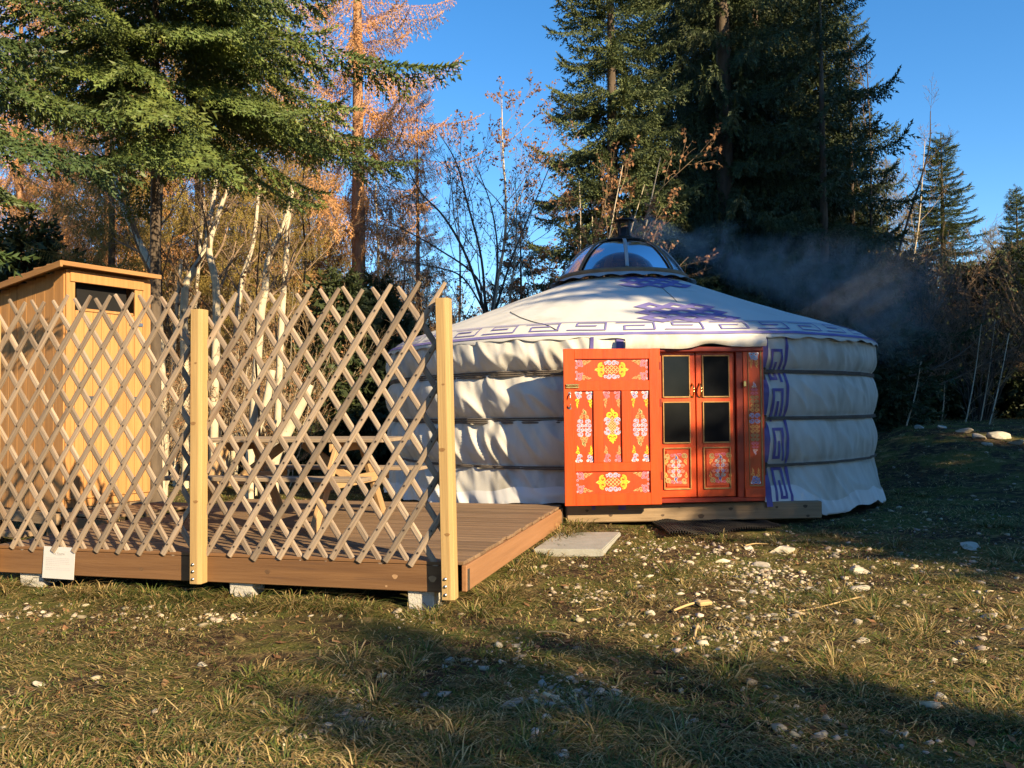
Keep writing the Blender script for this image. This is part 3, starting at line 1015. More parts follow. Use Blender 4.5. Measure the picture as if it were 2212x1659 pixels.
# concrete blocks under the deck
def block_mesh(w, d, h, notch):
    bm = bmesh.new()
    prof = [(-w / 2, h), (w / 2, h), (w / 2, h * .80), (w * .44, h * .76), (w * .44, 0), (-w * .44, 0), (-w * .44, h * .45), (-w / 2, h * .5)] if notch else \
           [(-w / 2, h), (w / 2, h), (w / 2, h * .82), (w * .45, h * .78), (w * .47, h * .3), (w * .52, 0), (-w * .45, 0), (-w * .45, h * .78), (-w / 2, h * .82)]
    f = [bm.verts.new((x, -d / 2, z)) for x, z in prof]
    b = [bm.verts.new((x, d / 2, z)) for x, z in prof]
    bm.faces.new(f); bm.faces.new(b[::-1])
    for i in range(len(prof)):
        j = (i + 1) % len(prof)
        bm.faces.new((f[j], f[i], b[i], b[j]))
    bmesh.ops.bevel(bm, geom=list(bm.edges), offset=.006, segments=1, affect='EDGES')
    bmesh.ops.triangulate(bm, faces=bm.faces)
    me = bpy.data.meshes.new('concrete_block'); bm.to_mesh(me); bm.free(); me.materials.append(m_conc)
    return me
for (u, v, lab, nt, w) in ((480, 1312, 'grey concrete block under the deck beside the middle post', True, .205),
                           (906, 1320, 'grey concrete block under the deck near its right corner', False, .215),
                           (66, 1268, 'pale concrete block under the deck behind the paper notice', False, .24)):
    p = G(u, v)
    # push straight under the fascia
    a = (p[:2] - C0) @ -DU
    q = D(a, .09)
    gz = float(ground_z(q[0], q[1])) - .03
    o = add('concrete_block', block_mesh(w, .2, ZD - .229 - gz, nt), None, T(q[0], q[1], gz) @ RZ(DANG + rad(2)))
    tag(o, lab, 'block', 'concrete blocks carrying the deck')
for uu, vv in ((1.9, 1.9), (.5, 1.9), (3.4, 1.9), (.5, 3.5), (2.2, 3.5), (3.8, 3.5)):
    q = D(uu, vv); gz = float(ground_z(q[0], q[1])) - .03
    o = add('concrete_block', block_mesh(.2, .2, ZD - .229 - gz, False), None, T(q[0], q[1], gz) @ RZ(DANG))
    tag(o, 'grey concrete block in the dark far beneath the deck', 'block', 'hidden blocks under the deck')

# posts
m_knp = mat('pine_knot', (.27, .155, .06), (.20, .11, .045), rough=.7, scale=30)
def post(u, zb, zt, lean, lab):
    h = zt - zb
    w = .098
    M = T(*D(u, -.048 - w / 2 - .001, zb)) @ RZ(DANG) @ RY(lean)
    bm = bmesh.new()
    prof = [(-w / 2, -w / 2), (w * .22, -w / 2), (w / 2, -w * .36), (w / 2, w / 2), (-w / 2, w / 2)]
    rows = [[bm.verts.new((x, y, z)) for x, y in prof] for z in (0, h)]
    for i in range(5):
        j = (i + 1) % 5
        bm.faces.new((rows[0][i], rows[0][j], rows[1][j], rows[1][i]))
    bm.faces.new(rows[0][::-1]); bm.faces.new(rows[1])
    bmesh.ops.bevel(bm, geom=list(bm.edges), offset=.004, segments=1, affect='EDGES')
    me = bpy.data.meshes.new('fence_post'); bm.to_mesh(me); bm.free(); me.materials.append(m_post)
    o = add('fence_post', me, None, M)
    tag(o, lab, 'post', 'fence posts')
    for kx, kz, kr_ in ((.005, .62, .020), (-.02, 1.24, .024), (.0, 1.72, .012)):
        knot(o, M @ T(0, -w / 2 - .0015, 0), kx, kz + lean * 9, kr_, m_knp, .6)
    for k, z in enumerate((.04, .10, .155)):
        V, F = lathe([(.0, .012), (.006, .012), (.008, .006), (.013, .005), (.013, 0)], 8)
        add('bolt', trimesh('bolt', V, F, m_steel), o, M @ T(-.018, -w / 2, z) @ RX(PI / 2))
    return o
pr = P(963, 645, 6.41); pl = P(428, 670, 6.95)
def u_of(p): return float((np.asarray(p)[:2] - C0) @ -DU)
zt_r = 2.19; zt_l = 2.27
for vtop, dd, u_ in ((645, 6.36, 965), (670, 6.93, 428)):
    pass
def u_for(col, z=1.0, v=-.098):
    lo, hi = 0.0, DW
    for _ in range(40):
        mid = (lo + hi) / 2
        p = D(mid, v, z) - EYE
        if 1106 + FPX * (p @ _r2) / (p @ _f) > col: lo = mid
        else: hi = mid
    return lo
UPR, UPL = .055, u_for(429)
post(UPR, .10, float(P(962, 645, 6.38)[2]), rad(-.9), 'yellow pine fence post bolted to the right corner of the deck')
post(UPL, .13, float(P(428, 670, 6.92)[2]), rad(0.2), 'yellow pine fence post between the two lattice panels')
post(DW - .03, .13, 2.3, 0, 'yellow pine fence post at the left end of the deck')

# lattice panels
_slc = {}
def slat_mesh(L, w, t, kink):
    """half-round split rail with one rounded and one cut end"""
    key = (round(L, 2), kink)
    if key in _slc: return _slc[key]
    r = np.random.RandomState(int(L * 1000) % 9999 + kink * 77)
    n = 9
    xs = np.linspace(-L / 2, L / 2, n)
    prof = [(-.5, 0), (-.47, -.72), (-.3, -1), (.3, -1), (.47, -.72), (.5, 0)]
    wob = np.cumsum(r.randn(n)) * .0015
    V = []
    for i, x in enumerate(xs):
        ww = w * (1 + .06 * r.randn())
        if i == n - 1: ww *= .62
        for a, b in prof:
            V.append((x, a * ww + wob[i], b * t))
    V = np.array(V)
    F = [tuple(f) for f in grid_faces(n, 6, True)]
    for b in (0, (n - 1) * 6):
        F += [(b, b + k, b + k + 1) for k in range(1, 5)]
    me = pymesh('slat', V, F, m_slat)
    _slc[key] = me
    return me
SA = math.tan(rad(33.5))                              # slats lean this much sideways per unit of height
def lattice_panel(uR, uL, zb, zt, pitch, label):
    """uR < uL are distances left of the deck's right corner"""
    root = empty('lattice_fence', D((uR + uL) / 2, -.02, zb))
    tag(root, label, 'fence', 'lattice fence panels')
    H = zt - zb
    screws = []
    r = random.Random(int(uL * 100))
    W = uL - uR
    run = H * SA
    for layer, sgn in ((0, 1), (1, -1)):
        vy = -.050 if layer == 0 else -.030
        k = -int(run / pitch) - 1
        while k * pitch < W + run:
            # x measured to the right from uL ; slat foot at x0, head at x0 + sgn*run
            x0 = k * pitch + (0 if layer == 0 else (2 * run - 2 * .065 * SA) % pitch) + r.uniform(-.006, .006)
            ex0, ex1 = x0, x0 + sgn * run
            t0, t1 = 0.0, 1.0
            for lim, lo in ((0.0, True), (W, False)):
                for (a, b) in ((ex0, ex1),):
                    tl = (lim - a) / (b - a)
                    if (b > a) == lo: t0 = max(t0, tl)
                    else: t1 = min(t1, tl)
            k += 1
            if t1 - t0 < .12: continue
            t0 -= r.uniform(0.01, .025) if t0 == 0 else .012
            t1 += r.uniform(.02, .045) if t1 == 1 else .012
            xa, xb = ex0 + (ex1 - ex0) * t0, ex0 + (ex1 - ex0) * t1
            za, zb2 = zb + H * t0, zb + H * t1
            L = math.hypot(xb - xa, zb2 - za)
            ang = math.atan2(zb2 - za, xb - xa)
            Lq = round(L / .04) * .04
            me = slat_mesh(Lq, .047, .016, r.randint(0, 2) + 3 * layer)
            M = T(*D(uL - (xa + xb) / 2, vy + .0, (za + zb2) / 2)) @ RZ(DANG) @ RX(PI / 2) @ RZ(ang)
            # the mesh's flat side lies on local z = 0, bulging to -z; flip it to face the camera
            M = M @ RX(PI)
            add('slat', me, root, M)
            if layer == 0:
                z = zb + .05
                while True:
                    tt = (z - zb) / H
                    if tt > t1 - .02: break
                    if tt > t0 + .02:
                        x = ex0 + (ex1 - ex0) * tt
                        screws.append(D(uL - x, vy - .0195, z))
                    z += pitch / SA / 2 * 1.0
    V, F = [], []
    for c in screws:
        t = np.linspace(0, 2 * np.pi, 7)[:-1]
        o = len(V)
        for a in t:
            p = c[:2] + DU * .0075 * math.cos(a) - DV * .002
            V.append((p[0], p[1], c[2] + .0085 * math.sin(a)))
        F.append(tuple(range(o, o + 6)))
    s = add('screw_heads', pymesh('screw_heads', V, F, m_screw), root)
    s['kind'] = 'stuff'
    for zz in (zb + .25, zt - .35):
        for uu in (uR + .0, uL - .0):
            pass
    return root
zlb = .375
lattice_panel(UPR + .055, UPL - .052, zlb, float(P(770, 640, 6.62)[2]), .220, 'weathered lattice fence panel between the two front posts')
lattice_panel(UPL + .052, DW - .02, zlb, float(P(250, 655, 7.1)[2]), .212, 'weathered lattice fence panel in front of the wooden cabin')

# picnic table (aligned with the deck)
m_tab = mat('grey_table_wood', (.33, .255, .18), (.25, .19, .135), rough=.85, scale=3, stretch=(.6, 12, 12), rand=.15, bump=.25, bscale=9)
m_leg = mat('yellow_table_leg_wood', (.44, .29, .15), (.36, .23, .115), rough=.8, scale=3, stretch=(.6, 12, 12), rand=.12, bump=.2, bscale=9)
RN, RF, LF = PZ(722, 1158, .36), PZ(866, 1110, .36), PZ(571, 1101, .36)
tc_ = (RN + LF) / 2
tv = (RF - RN)[:2]; spread_ = float(np.linalg.norm(tv)); tv = tv / spread_
tu = np.array([tv[1], -tv[0]])
TA = math.atan2(tu[1], tu[0])
TM = T(tc_[0], tc_[1], ZD) @ RZ(TA)                   # x to the right, y away
table = empty('picnic_table', (tc_[0], tc_[1], ZD))
tag(table, 'grey wooden picnic table with attached benches behind the lattice fence', 'picnic table')
for k in range(5):
    box('table_plank', (2.08, .148, .036), TM @ T(.08, -.31 + k * .155, .84), m_tab, table, .005)
for sy in (-1, 1):
    for k in range(2):
        box('bench_plank', (2.08, .135, .036), TM @ T(.08, sy * (.70 + k * .145), .50), m_tab, table, .005)
for sx in (-.62, .62):
    for sy in (-1, 1):
        a = TM @ Vector((sx, sy * spread_ / 2, .012)); b = TM @ Vector((sx, sy * .26, .82))
        beam('leg', a, b, .045, .11, m_leg, table, upv=(TM.to_3x3() @ Vector((0, 1, .2))))
    a = TM @ Vector((sx + .045, -.86, .43)); b = TM @ Vector((sx + .045, .86, .43))
    beam('bench_bearer', a, b, .04, .10, m_leg, table)
    a = TM @ Vector((sx - .045, -.36, .77)); b = TM @ Vector((sx - .045, .36, .77))
    beam('top_bearer', a, b, .04, .09, m_leg, table)
for sx in (-1, 1):
    a = TM @ Vector((sx * .60, 0, .45)); b = TM @ Vector((sx * .10, 0, .80))
    beam('brace', a, b, .045, .09, m_leg, table)

# wooden cabin
m_plank = mat('golden_cabin_plank', (.47, .245, .092), (.37, .185, .066), rough=.75, scale=2.4, stretch=(12, 12, .5), rand=.07, bump=.2, bscale=6,
              c3=(.30, .145, .045), scale3=1.3, ramp3=(.60, .74))
m_plankh = mat('golden_roof_plank', (.40, .215, .085), (.30, .15, .06), rough=.8, scale=2.4, stretch=(.8, 9, 9), rand=.18, bump=.2, bscale=6)
K0 = np.array([-4.845, 9.32])                         # near corner
kr = np.array([.51, .88]); kr /= np.linalg.norm(kr)   # along the right face (away)
kl = np.array([-kr[1], kr[0]])                        # along the left face (away to the left)
ZB, ZT = .46, 3.06
WR, WL = 1.06, 1.9
cab = empty('wooden_cabin', (K0[0], K0[1], ZB))
tag(cab, 'small golden plank cabin with sloping roof and slot window behind the fence', 'cabin')
aR, aL = math.atan2(kr[1], kr[0]), math.atan2(kl[1], kl[0])
def cab_top(d, s):                                    # roof underside: falls away along the left face
    return ZT - .13 * s
# right face planks (door leaf planks in the middle)
def face_planks(origin, direc, ang, width, n, zt_fn, zb, skip=None, out=(0, 0), nm='wall_plank'):
    for i in range(n):
        w = width / n
        c = origin + direc * (w * (i + .5))
        z0, z1 = zb, zt_fn(w * (i + .5))
        segs = [(z0, z1)]
        if skip:
            xa, xb, za, zb2 = skip
            if w * (i + 1) > xa + .01 and w * i < xb - .01:
                segs = [(z0, za), (zb2, z1)]
        for a, b in segs:
            box(nm, (w - .004, .024, b - a), T(c[0] + out[0], c[1] + out[1], (a + b) / 2) @ RZ(ang), m_plank, cab, .003)
slot = (.20, .80, 2.62, 2.93)
face_planks(K0, kr, aR, WR, 10, lambda d: ZT, ZB, slot)
face_planks(K0 + kl * .012, kl, aL, WL, 11, lambda d: ZT - .13 * d + .0, ZB - .04)
bk = K0 + kr * WR
face_planks(bk, kl, aL, WL, 8, lambda d: ZT - .13 * d, ZB)
nrm = np.array([kr[1], -kr[0]])                       # outward of the right face
def on_face(d, z, off, size, m, nm, par=cab, bev=.003):
    c = K0 + kr * d + nrm * off
    return box(nm, size, T(c[0], c[1], z) @ RZ(aR), m, par, bev)
on_face((slot[0] + slot[1]) / 2, (slot[2] + slot[3]) / 2, -.10, (.62, .01, .33), m_dark, 'slot_window_shade_board', bev=0)  # near-black board standing in for the shade inside the slot
on_face((slot[0] + slot[1]) / 2, slot[2] + .012, .016, (.64, .02, .03), m_plank, 'slot_window_sill')
on_face((slot[0] + slot[1]) / 2, slot[3] + .06, .018, (.92, .02, .12), m_plank, 'header_board')
on_face(.86, 2.52, .020, (.18, .006, .04), m_steel, 'hinge')
on_face(.86, 1.66, .020, (.16, .006, .025), m_steel, 'hinge')
lt = on_face(.30, 1.66, .026, (.10, .02, .035), m_steel, 'latch')
on_face(.31, 1.60, .040, (.035, .02, .05), m_steel, 'padlock', lt)
on_face(WR / 2, ZB + .10, .022, (WR, .02, .02), m_plank, 'door_bottom_gap')
# roof: slab sloping away along the left face, with overlapping boards
def roof_pt(d, s, z): 
    c = K0 + kr * d + kl * s
    return (c[0], c[1], ZT + .03 - .13 * s + z)
for i in range(9):
    s0 = -.09 + i * .24
    a, b = roof_pt(-.12, s0 + .12, .012 + .012 * (i % 2)), roof_pt(WR + .05, s0 + .12, .012 + .012 * (i % 2))
    beam('roof_board', a, b, .262, .024, m_plankh, cab)
beam('roof_edge', roof_pt(-.135, -.14, -.02), roof_pt(-.135, 2.05, -.02), .03, .07, m_plankh, cab)
beam('roof_edge', roof_pt(-.14, -.12, -.005), roof_pt(WR + .06, -.12, -.005), .03, .05, m_plankh, cab)
# plinth beams and steps
beam('plinth', (K0 + kr * 0 + nrm * -.03).tolist() + [ZB - .07], (K0 + kr * WR + nrm * -.03).tolist() + [ZB - .07], .06, .12, m_sill, cab)
c0_ = K0 - kr * .05
beam('plinth', c0_.tolist() + [ZB - .11], (c0_ + kl * WL).tolist() + [ZB - .11], .08, .12, m_sill, cab)
beam('step_board', (K0 - kr * .35 + kl * .1).tolist() + [.22], (K0 - kr * .35 + kl * 1.6).tolist() + [.22], .20, .05, m_sill, cab)
for s in (.25, 1.4):
    for d in (.05, WR - .05):
        p = K0 + kr * d + kl * s
        gz = float(ground_z(*p))
        box('foot', (.12, .12, ZB - gz - .1), T(p[0], p[1], (ZB + gz) / 2 - .05), m_sill, cab)
# small platform between deck and cabin door
plat = empty('cabin_doorstep', (K0 + kr * .5 + nrm * .45).tolist() + [.1])
tag(plat, 'small plank landing at the foot of the cabin door', 'landing')
for i in range(6):
    s = .06 + i * .125
    a, b = K0 + kr * .0 + nrm * s, K0 + kr * 1.25 + nrm * s
    beam('landing_board', a.tolist() + [.405], b.tolist() + [.405], .118, .03, m_deck, plat)
beam('landing_edge', (K0 + kr * -.02 + nrm * .0).tolist() + [.31], (K0 + kr * -.02 + nrm * .78).tolist() + [.31], .03, .14, m_fascia, plat)

# paper notice on the fascia
m_paper = mat('laminated_paper', (.52, .515, .51), (.49, .485, .49), rough=.35, scale=3, spec=.4)
m_ink = mat('grey_ink', (.30, .28, .28), rough=.8)
pc = u_of(PZ(70, 1220, .27))
pw_, ph_ = .315, .265
PM = T(*D(pc, -.058, .236)) @ RZ(DANG) @ RY(rad(1.0)) @ RX(rad(-3))
note = box('paper_notice', (pw_, .004, ph_), PM, m_paper, None, .001)
tag(note, 'white paper notice with small printed text fixed to the deck edge', 'notice')
cu = bpy.data.curves.new('notice_title', 'FONT'); cu.body = 'La Yourte'; cu.size = .028; cu.align_x = 'CENTER'
to = bpy.data.objects.new('tmp', cu); COL.objects.link(to)
dg = bpy.context.evaluated_depsgraph_get()
me = bpy.data.meshes.new_from_object(to.evaluated_get(dg)); me.materials.clear(); me.materials.append(m_ink)
bpy.data.objects.remove(to)
add('printed_title', me, note, PM @ T(0, -.0032, .068) @ RX(PI / 2))
V, F = [], []
def inkbar(x0, x1, z, h):
    o = len(V); V.extend([(x0, 0, z), (x1, 0, z), (x1, 0, z + h), (x0, 0, z + h)]); F.append((o, o + 1, o + 2, o + 3))
inkbar(-.035, .035, .062, .0018)
r = random.Random(8)
for z, w in ((.036, .24), (.021, .235), (.006, .23), (-.009, .24), (-.024, .14), (-.045, .245), (-.060, .25)):
    x = -.128
    while x < -.128 + w:
        l = r.uniform(.010, .028)
        inkbar(x, min(x + l, -.128 + w), z, .0042); x += l + .005
add('printed_text', pymesh('printed_text', V, F, mat('pale_ink', (.48, .46, .48), rough=.8)), note, PM @ T(0, -.0034, 0))

# concrete paving slab on the grass
m_slab = mat('grey_paving_slab', (.34, .34, .31), (.28, .28, .25), rough=.9, scale=7, bump=.25, bscale=40, c3=(.22, .23, .19), scale3=3, ramp3=(.6, .75))
a_, b_, c_, d_ = (G(1152, 1199), G(1302, 1202), G(1341, 1157), G(1206, 1154))
cen = (a_ + b_ + c_ + d_) / 4
bm = bmesh.new()
low = [bm.verts.new((p[0] - cen[0], p[1] - cen[1], -.05)) for p in (a_, b_, c_, d_)]
top = [bm.verts.new((p[0] - cen[0], p[1] - cen[1], .045)) for p in (a_, b_, c_, d_)]
for i in range(4):
    j = (i + 1) % 4
    bm.faces.new((low[i], low[j], top[j], top[i]))
bm.faces.new(top); bm.faces.new(low[::-1])
bmesh.ops.bevel(bm, geom=list(bm.edges), offset=.010, segments=2, affect='EDGES')
me = bpy.data.meshes.new('paving_slab'); bm.to_mesh(me); bm.free(); me.materials.append(m_slab)
o = add('paving_slab', me, None, T(cen[0], cen[1], cen[2]))
tag(o, 'flat grey concrete slab lying on the grass beside the deck', 'slab')

# black ring mat: a sheet of square rubber cells that sags over the ground
m_rub = mat('black_rubber', (.011, .011, .011), (.018, .017, .017), rough=.75, scale=20)
ma, mb_, mc, md = G(1408, 1134), G(1447, 1167), G(1690, 1150), G(1640, 1128)
nu, nv = 44, 17
V, F = [], []
for i in range(nu):
    for j in range(nv):
        for (du, dv, su, sv) in ((.5, 0, .5, .11), (0, .5, .11, .5)):
            s0, s1 = (i + du - su) / nu, (i + du + su) / nu
            t0, t1 = (j + dv - sv) / nv, (j + dv + sv) / nv
            o = len(V)
            for zz in (0, 1):
                for s, t in ((s0, t0), (s1, t0), (s1, t1), (s0, t1)):
                    p = (ma * (1 - s) + md * s) * (1 - t) + (mb_ * (1 - s) + mc * s) * t
                    wav = .035 * math.sin(s * 7 + t * 2) * t + .02 * math.sin(s * 13)
                    z = float(ground_z(p[0], p[1])) + .03 + max(wav, -.012) + zz * .018
                    V.append((p[0], p[1], z))
            for q in ((4, 5, 6, 7), (0, 1, 5, 4), (1, 2, 6, 5), (2, 3, 7, 6), (3, 0, 4, 7)):
                F.append(tuple(o + k for k in q))
o = add('rubber_mat', pymesh('rubber_mat', V, F, m_rub))
tag(o, 'black rubber ring mat on the ground below the door beam', 'mat')
# ------------------------------------------------------------------ trees
m_bark = mat('grey_brown_bark', (.13, .10, .075), (.075, .058, .045), rough=.95, scale=7, stretch=(2, 2, .5), bump=.6, bscale=22)
m_larchbark = mat('reddish_larch_bark', (.40, .225, .13), (.25, .14, .085), rough=.95, scale=7, stretch=(2, 2, .6), bump=.7, bscale=20)
m_pale = mat('pale_lichen_bark', (.56, .485, .36), (.40, .34, .25), rough=.9, scale=5, stretch=(1, 1, .8), bump=.4, bscale=30, c3=(.10, .085, .06), scale3=6.5, ramp3=(.60, .70))
m_darkbark = mat('dark_hazel_bark', (.10, .080, .062), (.065, .052, .042), rough=.9, scale=8, bump=.3)
m_twig = mat('brown_twigs', (.25, .175, .115), (.17, .12, .08), rough=.9, scale=4, attr='tint')
m_straw = mat('tan_twigs', (.38, .27, .16), (.28, .20, .12), rough=.9, scale=4, attr='tint')
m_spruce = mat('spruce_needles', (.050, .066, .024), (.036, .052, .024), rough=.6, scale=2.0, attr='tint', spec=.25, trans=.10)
m_spruce_l = mat('sunlit_spruce_needles', (.105, .130, .046), (.072, .098, .046), rough=.6, scale=2.0, attr='tint', spec=.25, trans=.10)  # lighter copy of the spruce green, with sunlight put into the colour
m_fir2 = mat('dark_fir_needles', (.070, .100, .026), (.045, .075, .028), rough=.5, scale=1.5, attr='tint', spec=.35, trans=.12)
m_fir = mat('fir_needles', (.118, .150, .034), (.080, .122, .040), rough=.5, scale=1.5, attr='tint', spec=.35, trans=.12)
m_olive = mat('sunlit_olive_needles', (.105, .105, .034), (.075, .085, .030), rough=.6, scale=2.0, attr='tint', trans=.1)
m_larch = mat('orange_larch_needles', (.48, .235, .085), (.42, .25, .12), rough=.8, scale=1.5, attr='tint', trans=.2)
m_golden = mat('golden_larch_needles', (.30, .22, .06), (.21, .165, .048), rough=.8, scale=1.5, attr='tint', trans=.2)
m_leaf = mat('withered_beech_leaves', (.36, .19, .095), (.25, .125, .06), rough=.8, scale=3, attr='tint', trans=.25)

def rot_to(d, roll):
    d = d / (np.linalg.norm(d) + 1e-9)
    ref = np.array([0, 0, 1.0]) if abs(d[2]) < .95 else np.array([1.0, 0, 0])
    y = np.cross(ref, d); y /= np.linalg.norm(y)
    z = np.cross(d, y)
    c, s = math.cos(roll), math.sin(roll)
    return np.stack([d, y * c + z * s, -y * s + z * c], 1)

def twig_tpl(n, L, nl, w, flat=False, seed=0):
    r = np.random.RandomState(seed)
    t = np.zeros((n, 3, 3))
    for i in range(n):
        x = L * (i + .35) / n
        if i == n - 1:
            a = 0; t[i] = [(x, -w, 0), (x, w, 0), (x + nl * 1.1, 0, 0)]; continue
        a = (0 if i % 2 else PI) + r.uniform(-.5, .5) if flat else i * 2.399 + r.uniform(-.4, .4)
        ln = nl * r.uniform(.8, 1.2)
        t[i] = [(x - w, 0, 0), (x + w, 0, 0), (x + ln * .75, ln * .72 * math.cos(a), ln * .72 * math.sin(a))]
    return t

def make_branch(L, k, rng):
    """needle branch along +x. returns tris (m,3,3), tint (m,)"""
    tpls = k['tpls']
    out, tint = [], []
    tl = k['tl']
    n = max(5, int(L / k['sp']))
    lat_max = min(k['latmax'], L * k['latk'])
    def axis(s):
        return np.array([L * s * (1 - .06 * s), L * .05 * math.sin(s * 4 + n), L * (k['rise'] * s - k['droop'] * s * s + k['tip'] * s ** 4)])
    for i in range(n + 1):
        s = .10 + .90 * i / n
        p = axis(s); t = axis(min(1.02, s + .03)) - axis(s - .03); t /= np.linalg.norm(t)
        side = np.cross((0, 0, 1.0), t); side /= np.linalg.norm(side)
        bl = lat_max * (max(0.0, 1 - s) ** .75 * .88 + .16) * min(1, .35 + s * 2.4)
        for sg in (-1, 1):
            if rng.rand() < k['gap']: continue
            b = bl * rng.uniform(.6, 1.2)
            m = max(1, int(round(b / tl)))
            d = t * k['fwd'] + side * sg * rng.uniform(.7, 1.0) * k['lat'] + np.array([0, 0, -k['hang'] * rng.uniform(.6, 1.4)])
            d /= np.linalg.norm(d)
            q = p.copy()
            sh = rng.uniform(.72, 1.22)
            for j in range(m):
                R = rot_to(d, rng.uniform(0, 6.28) if not k['flat'] else rng.uniform(-.5, .5))
                out.append(q + tpls[rng.randint(len(tpls))] @ R.T * rng.uniform(.85, 1.15))
                tint.append(sh * (1.0 + .10 * j))
                if k['sub'] and j > 0:
                    for s2 in (-1, 1):
                        d2 = d * .8 + np.cross((0, 0, 1.0), d) * s2 * .8 + np.array([0, 0, -.15 - k['hang'] * .4])
                        out.append(q + tpls[rng.randint(len(tpls))] @ rot_to(d2 / np.linalg.norm(d2), rng.uniform(-.5, .5)).T * .8)
                        tint.append(sh * 1.05)
                q = q + d * tl * .88
                d = d + np.array([0, 0, -k['hang'] * .25]); d /= np.linalg.norm(d)
        if i % 2 == 0 or s > .8:
            out.append(p + tpls[0] @ rot_to(t + np.array([0, 0, .12]), rng.uniform(0, 6)).T * 1.05)
            tint.append(rng.uniform(.9, 1.3))
    m = tpls[0].shape[0]
    return np.concatenate(out), np.repeat(np.array(tint), m)

def kindof(n, L, nl, w, flat=False, **kw):
    k = dict(tpls=[twig_tpl(n, L, nl, w, flat, s) for s in range(3)], tl=L, flat=flat, sp=.10, latmax=.8, latk=.36, rise=.15, droop=.55, tip=.32,
             gap=.08, fwd=.55, lat=.8, hang=.5, sub=False)
    k.update(kw)
    return k
K_SPR = kindof(8, .20, .072, .024, sp=.075, latmax=.75, sub=False)
K_SPRD = kindof(7, .24, .080, .028, sp=.085, latmax=.95, hang=1.1, droop=.75, tip=.45, rise=.20)      # pendulous
K_SPRL = kindof(6, .30, .12, .050, sp=.12, latmax=.95, hang=.6)                                      # coarse, far away
K_FIR = kindof(9, .19, .058, .021, False, sp=.095, latmax=1.0, latk=.36, hang=.34, droop=.60, tip=.30, rise=.24, sub=True, gap=.16)
K_LAR = kindof(8, .22, .052, .016, sp=.085, latmax=.9, hang=1.0, droop=.25, tip=.25, rise=.10, gap=.15, fwd=.35, lat=.55)
_lib = {}
def blib(k, key):
    if key in _lib: return _lib[key]
    rng = np.random.RandomState(sum(map(ord, key)))
    lib = []
    for L in (.5, .9, 1.4, 2.0, 2.8, 3.6):
        lib.append((L, [make_branch(L, k, rng) for _ in range(3)]))
    _lib[key] = lib
    return lib

def conifer(name, k, key, H, R, cb, m, seed, whorl=.38, nper=6, prof=.85, el0=-.28, el1=.65, lean=(0, 0), tr=None, bark=None, irregular=.2, azl=None, dens_low=1.0):
    """prototype tree at the origin: trunk (> none) and crown. Returns root."""
    rng = np.random.RandomState(seed)
    lib = blib(k, key)
    tris, tint = [], []
    z = cb
    while z < H - .25:
        t = (z - cb) / (H - cb)
        Lm = R * ((1 - t) ** prof) * min(1, .62 + t * 3) + .18
        c = max(3, int(nper * (1 - .45 * t) * (dens_low if t < .25 else 1)))
        a0 = rng.uniform(0, 6.28)
        for i in range(c):
            az = a0 + i * 2 * PI / c + rng.uniform(-.35, .35)
            L = Lm * rng.uniform(1 - irregular * 1.6, 1 + irregular)
            if azl is not None: L *= azl(az, z)
            if L < .2: continue
            ent = min(lib, key=lambda e: abs(e[0] - L))
            tv, th = ent[1][rng.randint(3)]
            el = el0 + (el1 - el0) * t ** 1.2 + rng.uniform(-.12, .12) * (1 + 3 * max(0, irregular - .2))
            s = L / ent[0]
            ce, se = math.cos(el), math.sin(el); ca, sa = math.cos(az), math.sin(az)
            M = np.array([[ca * ce, -sa, -ca * se], [sa * ce, ca, -sa * se], [se, 0, ce]])
            v = tv * np.array([s, s * (1 if rng.rand() < .5 else -1), s])
            zz = z + rng.uniform(-.5, .5) * whorl * (1 + 1.2 * irregular)
            tris.append((v.reshape(-1, 3) @ M.T + np.array([lean[0] * zz, lean[1] * zz, zz])).reshape(-1, 3, 3))
            tint.append(th * rng.uniform(.82, 1.18))
        z += whorl * rng.uniform(.75, 1.25) * (1 - .35 * t)
    tris = np.concatenate(tris); tint = np.concatenate(tint)
    rng2 = np.random.RandomState(seed + 1)
    hue = rng2.uniform(-.08, .08, len(tint))
    sh = np.stack([tint * (1 + hue), tint, tint * (1 - hue)], 1)
    root = empty(name)
    V, F = tubes([(np.stack([lean[0] * np.linspace(-.3, H, 14), lean[1] * np.linspace(-.3, H, 14), np.linspace(-.3, H, 14)], -1),
                   np.linspace(tr or H * .011 + .03, .012, 14) * np.concatenate([[1.35, 1.1], np.ones(12)]))], 9)
    add('trunk', trimesh('trunk', V, F, bark or m_bark, smooth=True), root)
    n = len(tris)
    add('crown', trimesh('crown', tris.reshape(-1, 3), np.arange(n * 3), m, shade=sh), root)
    root['tris'] = n
    return root

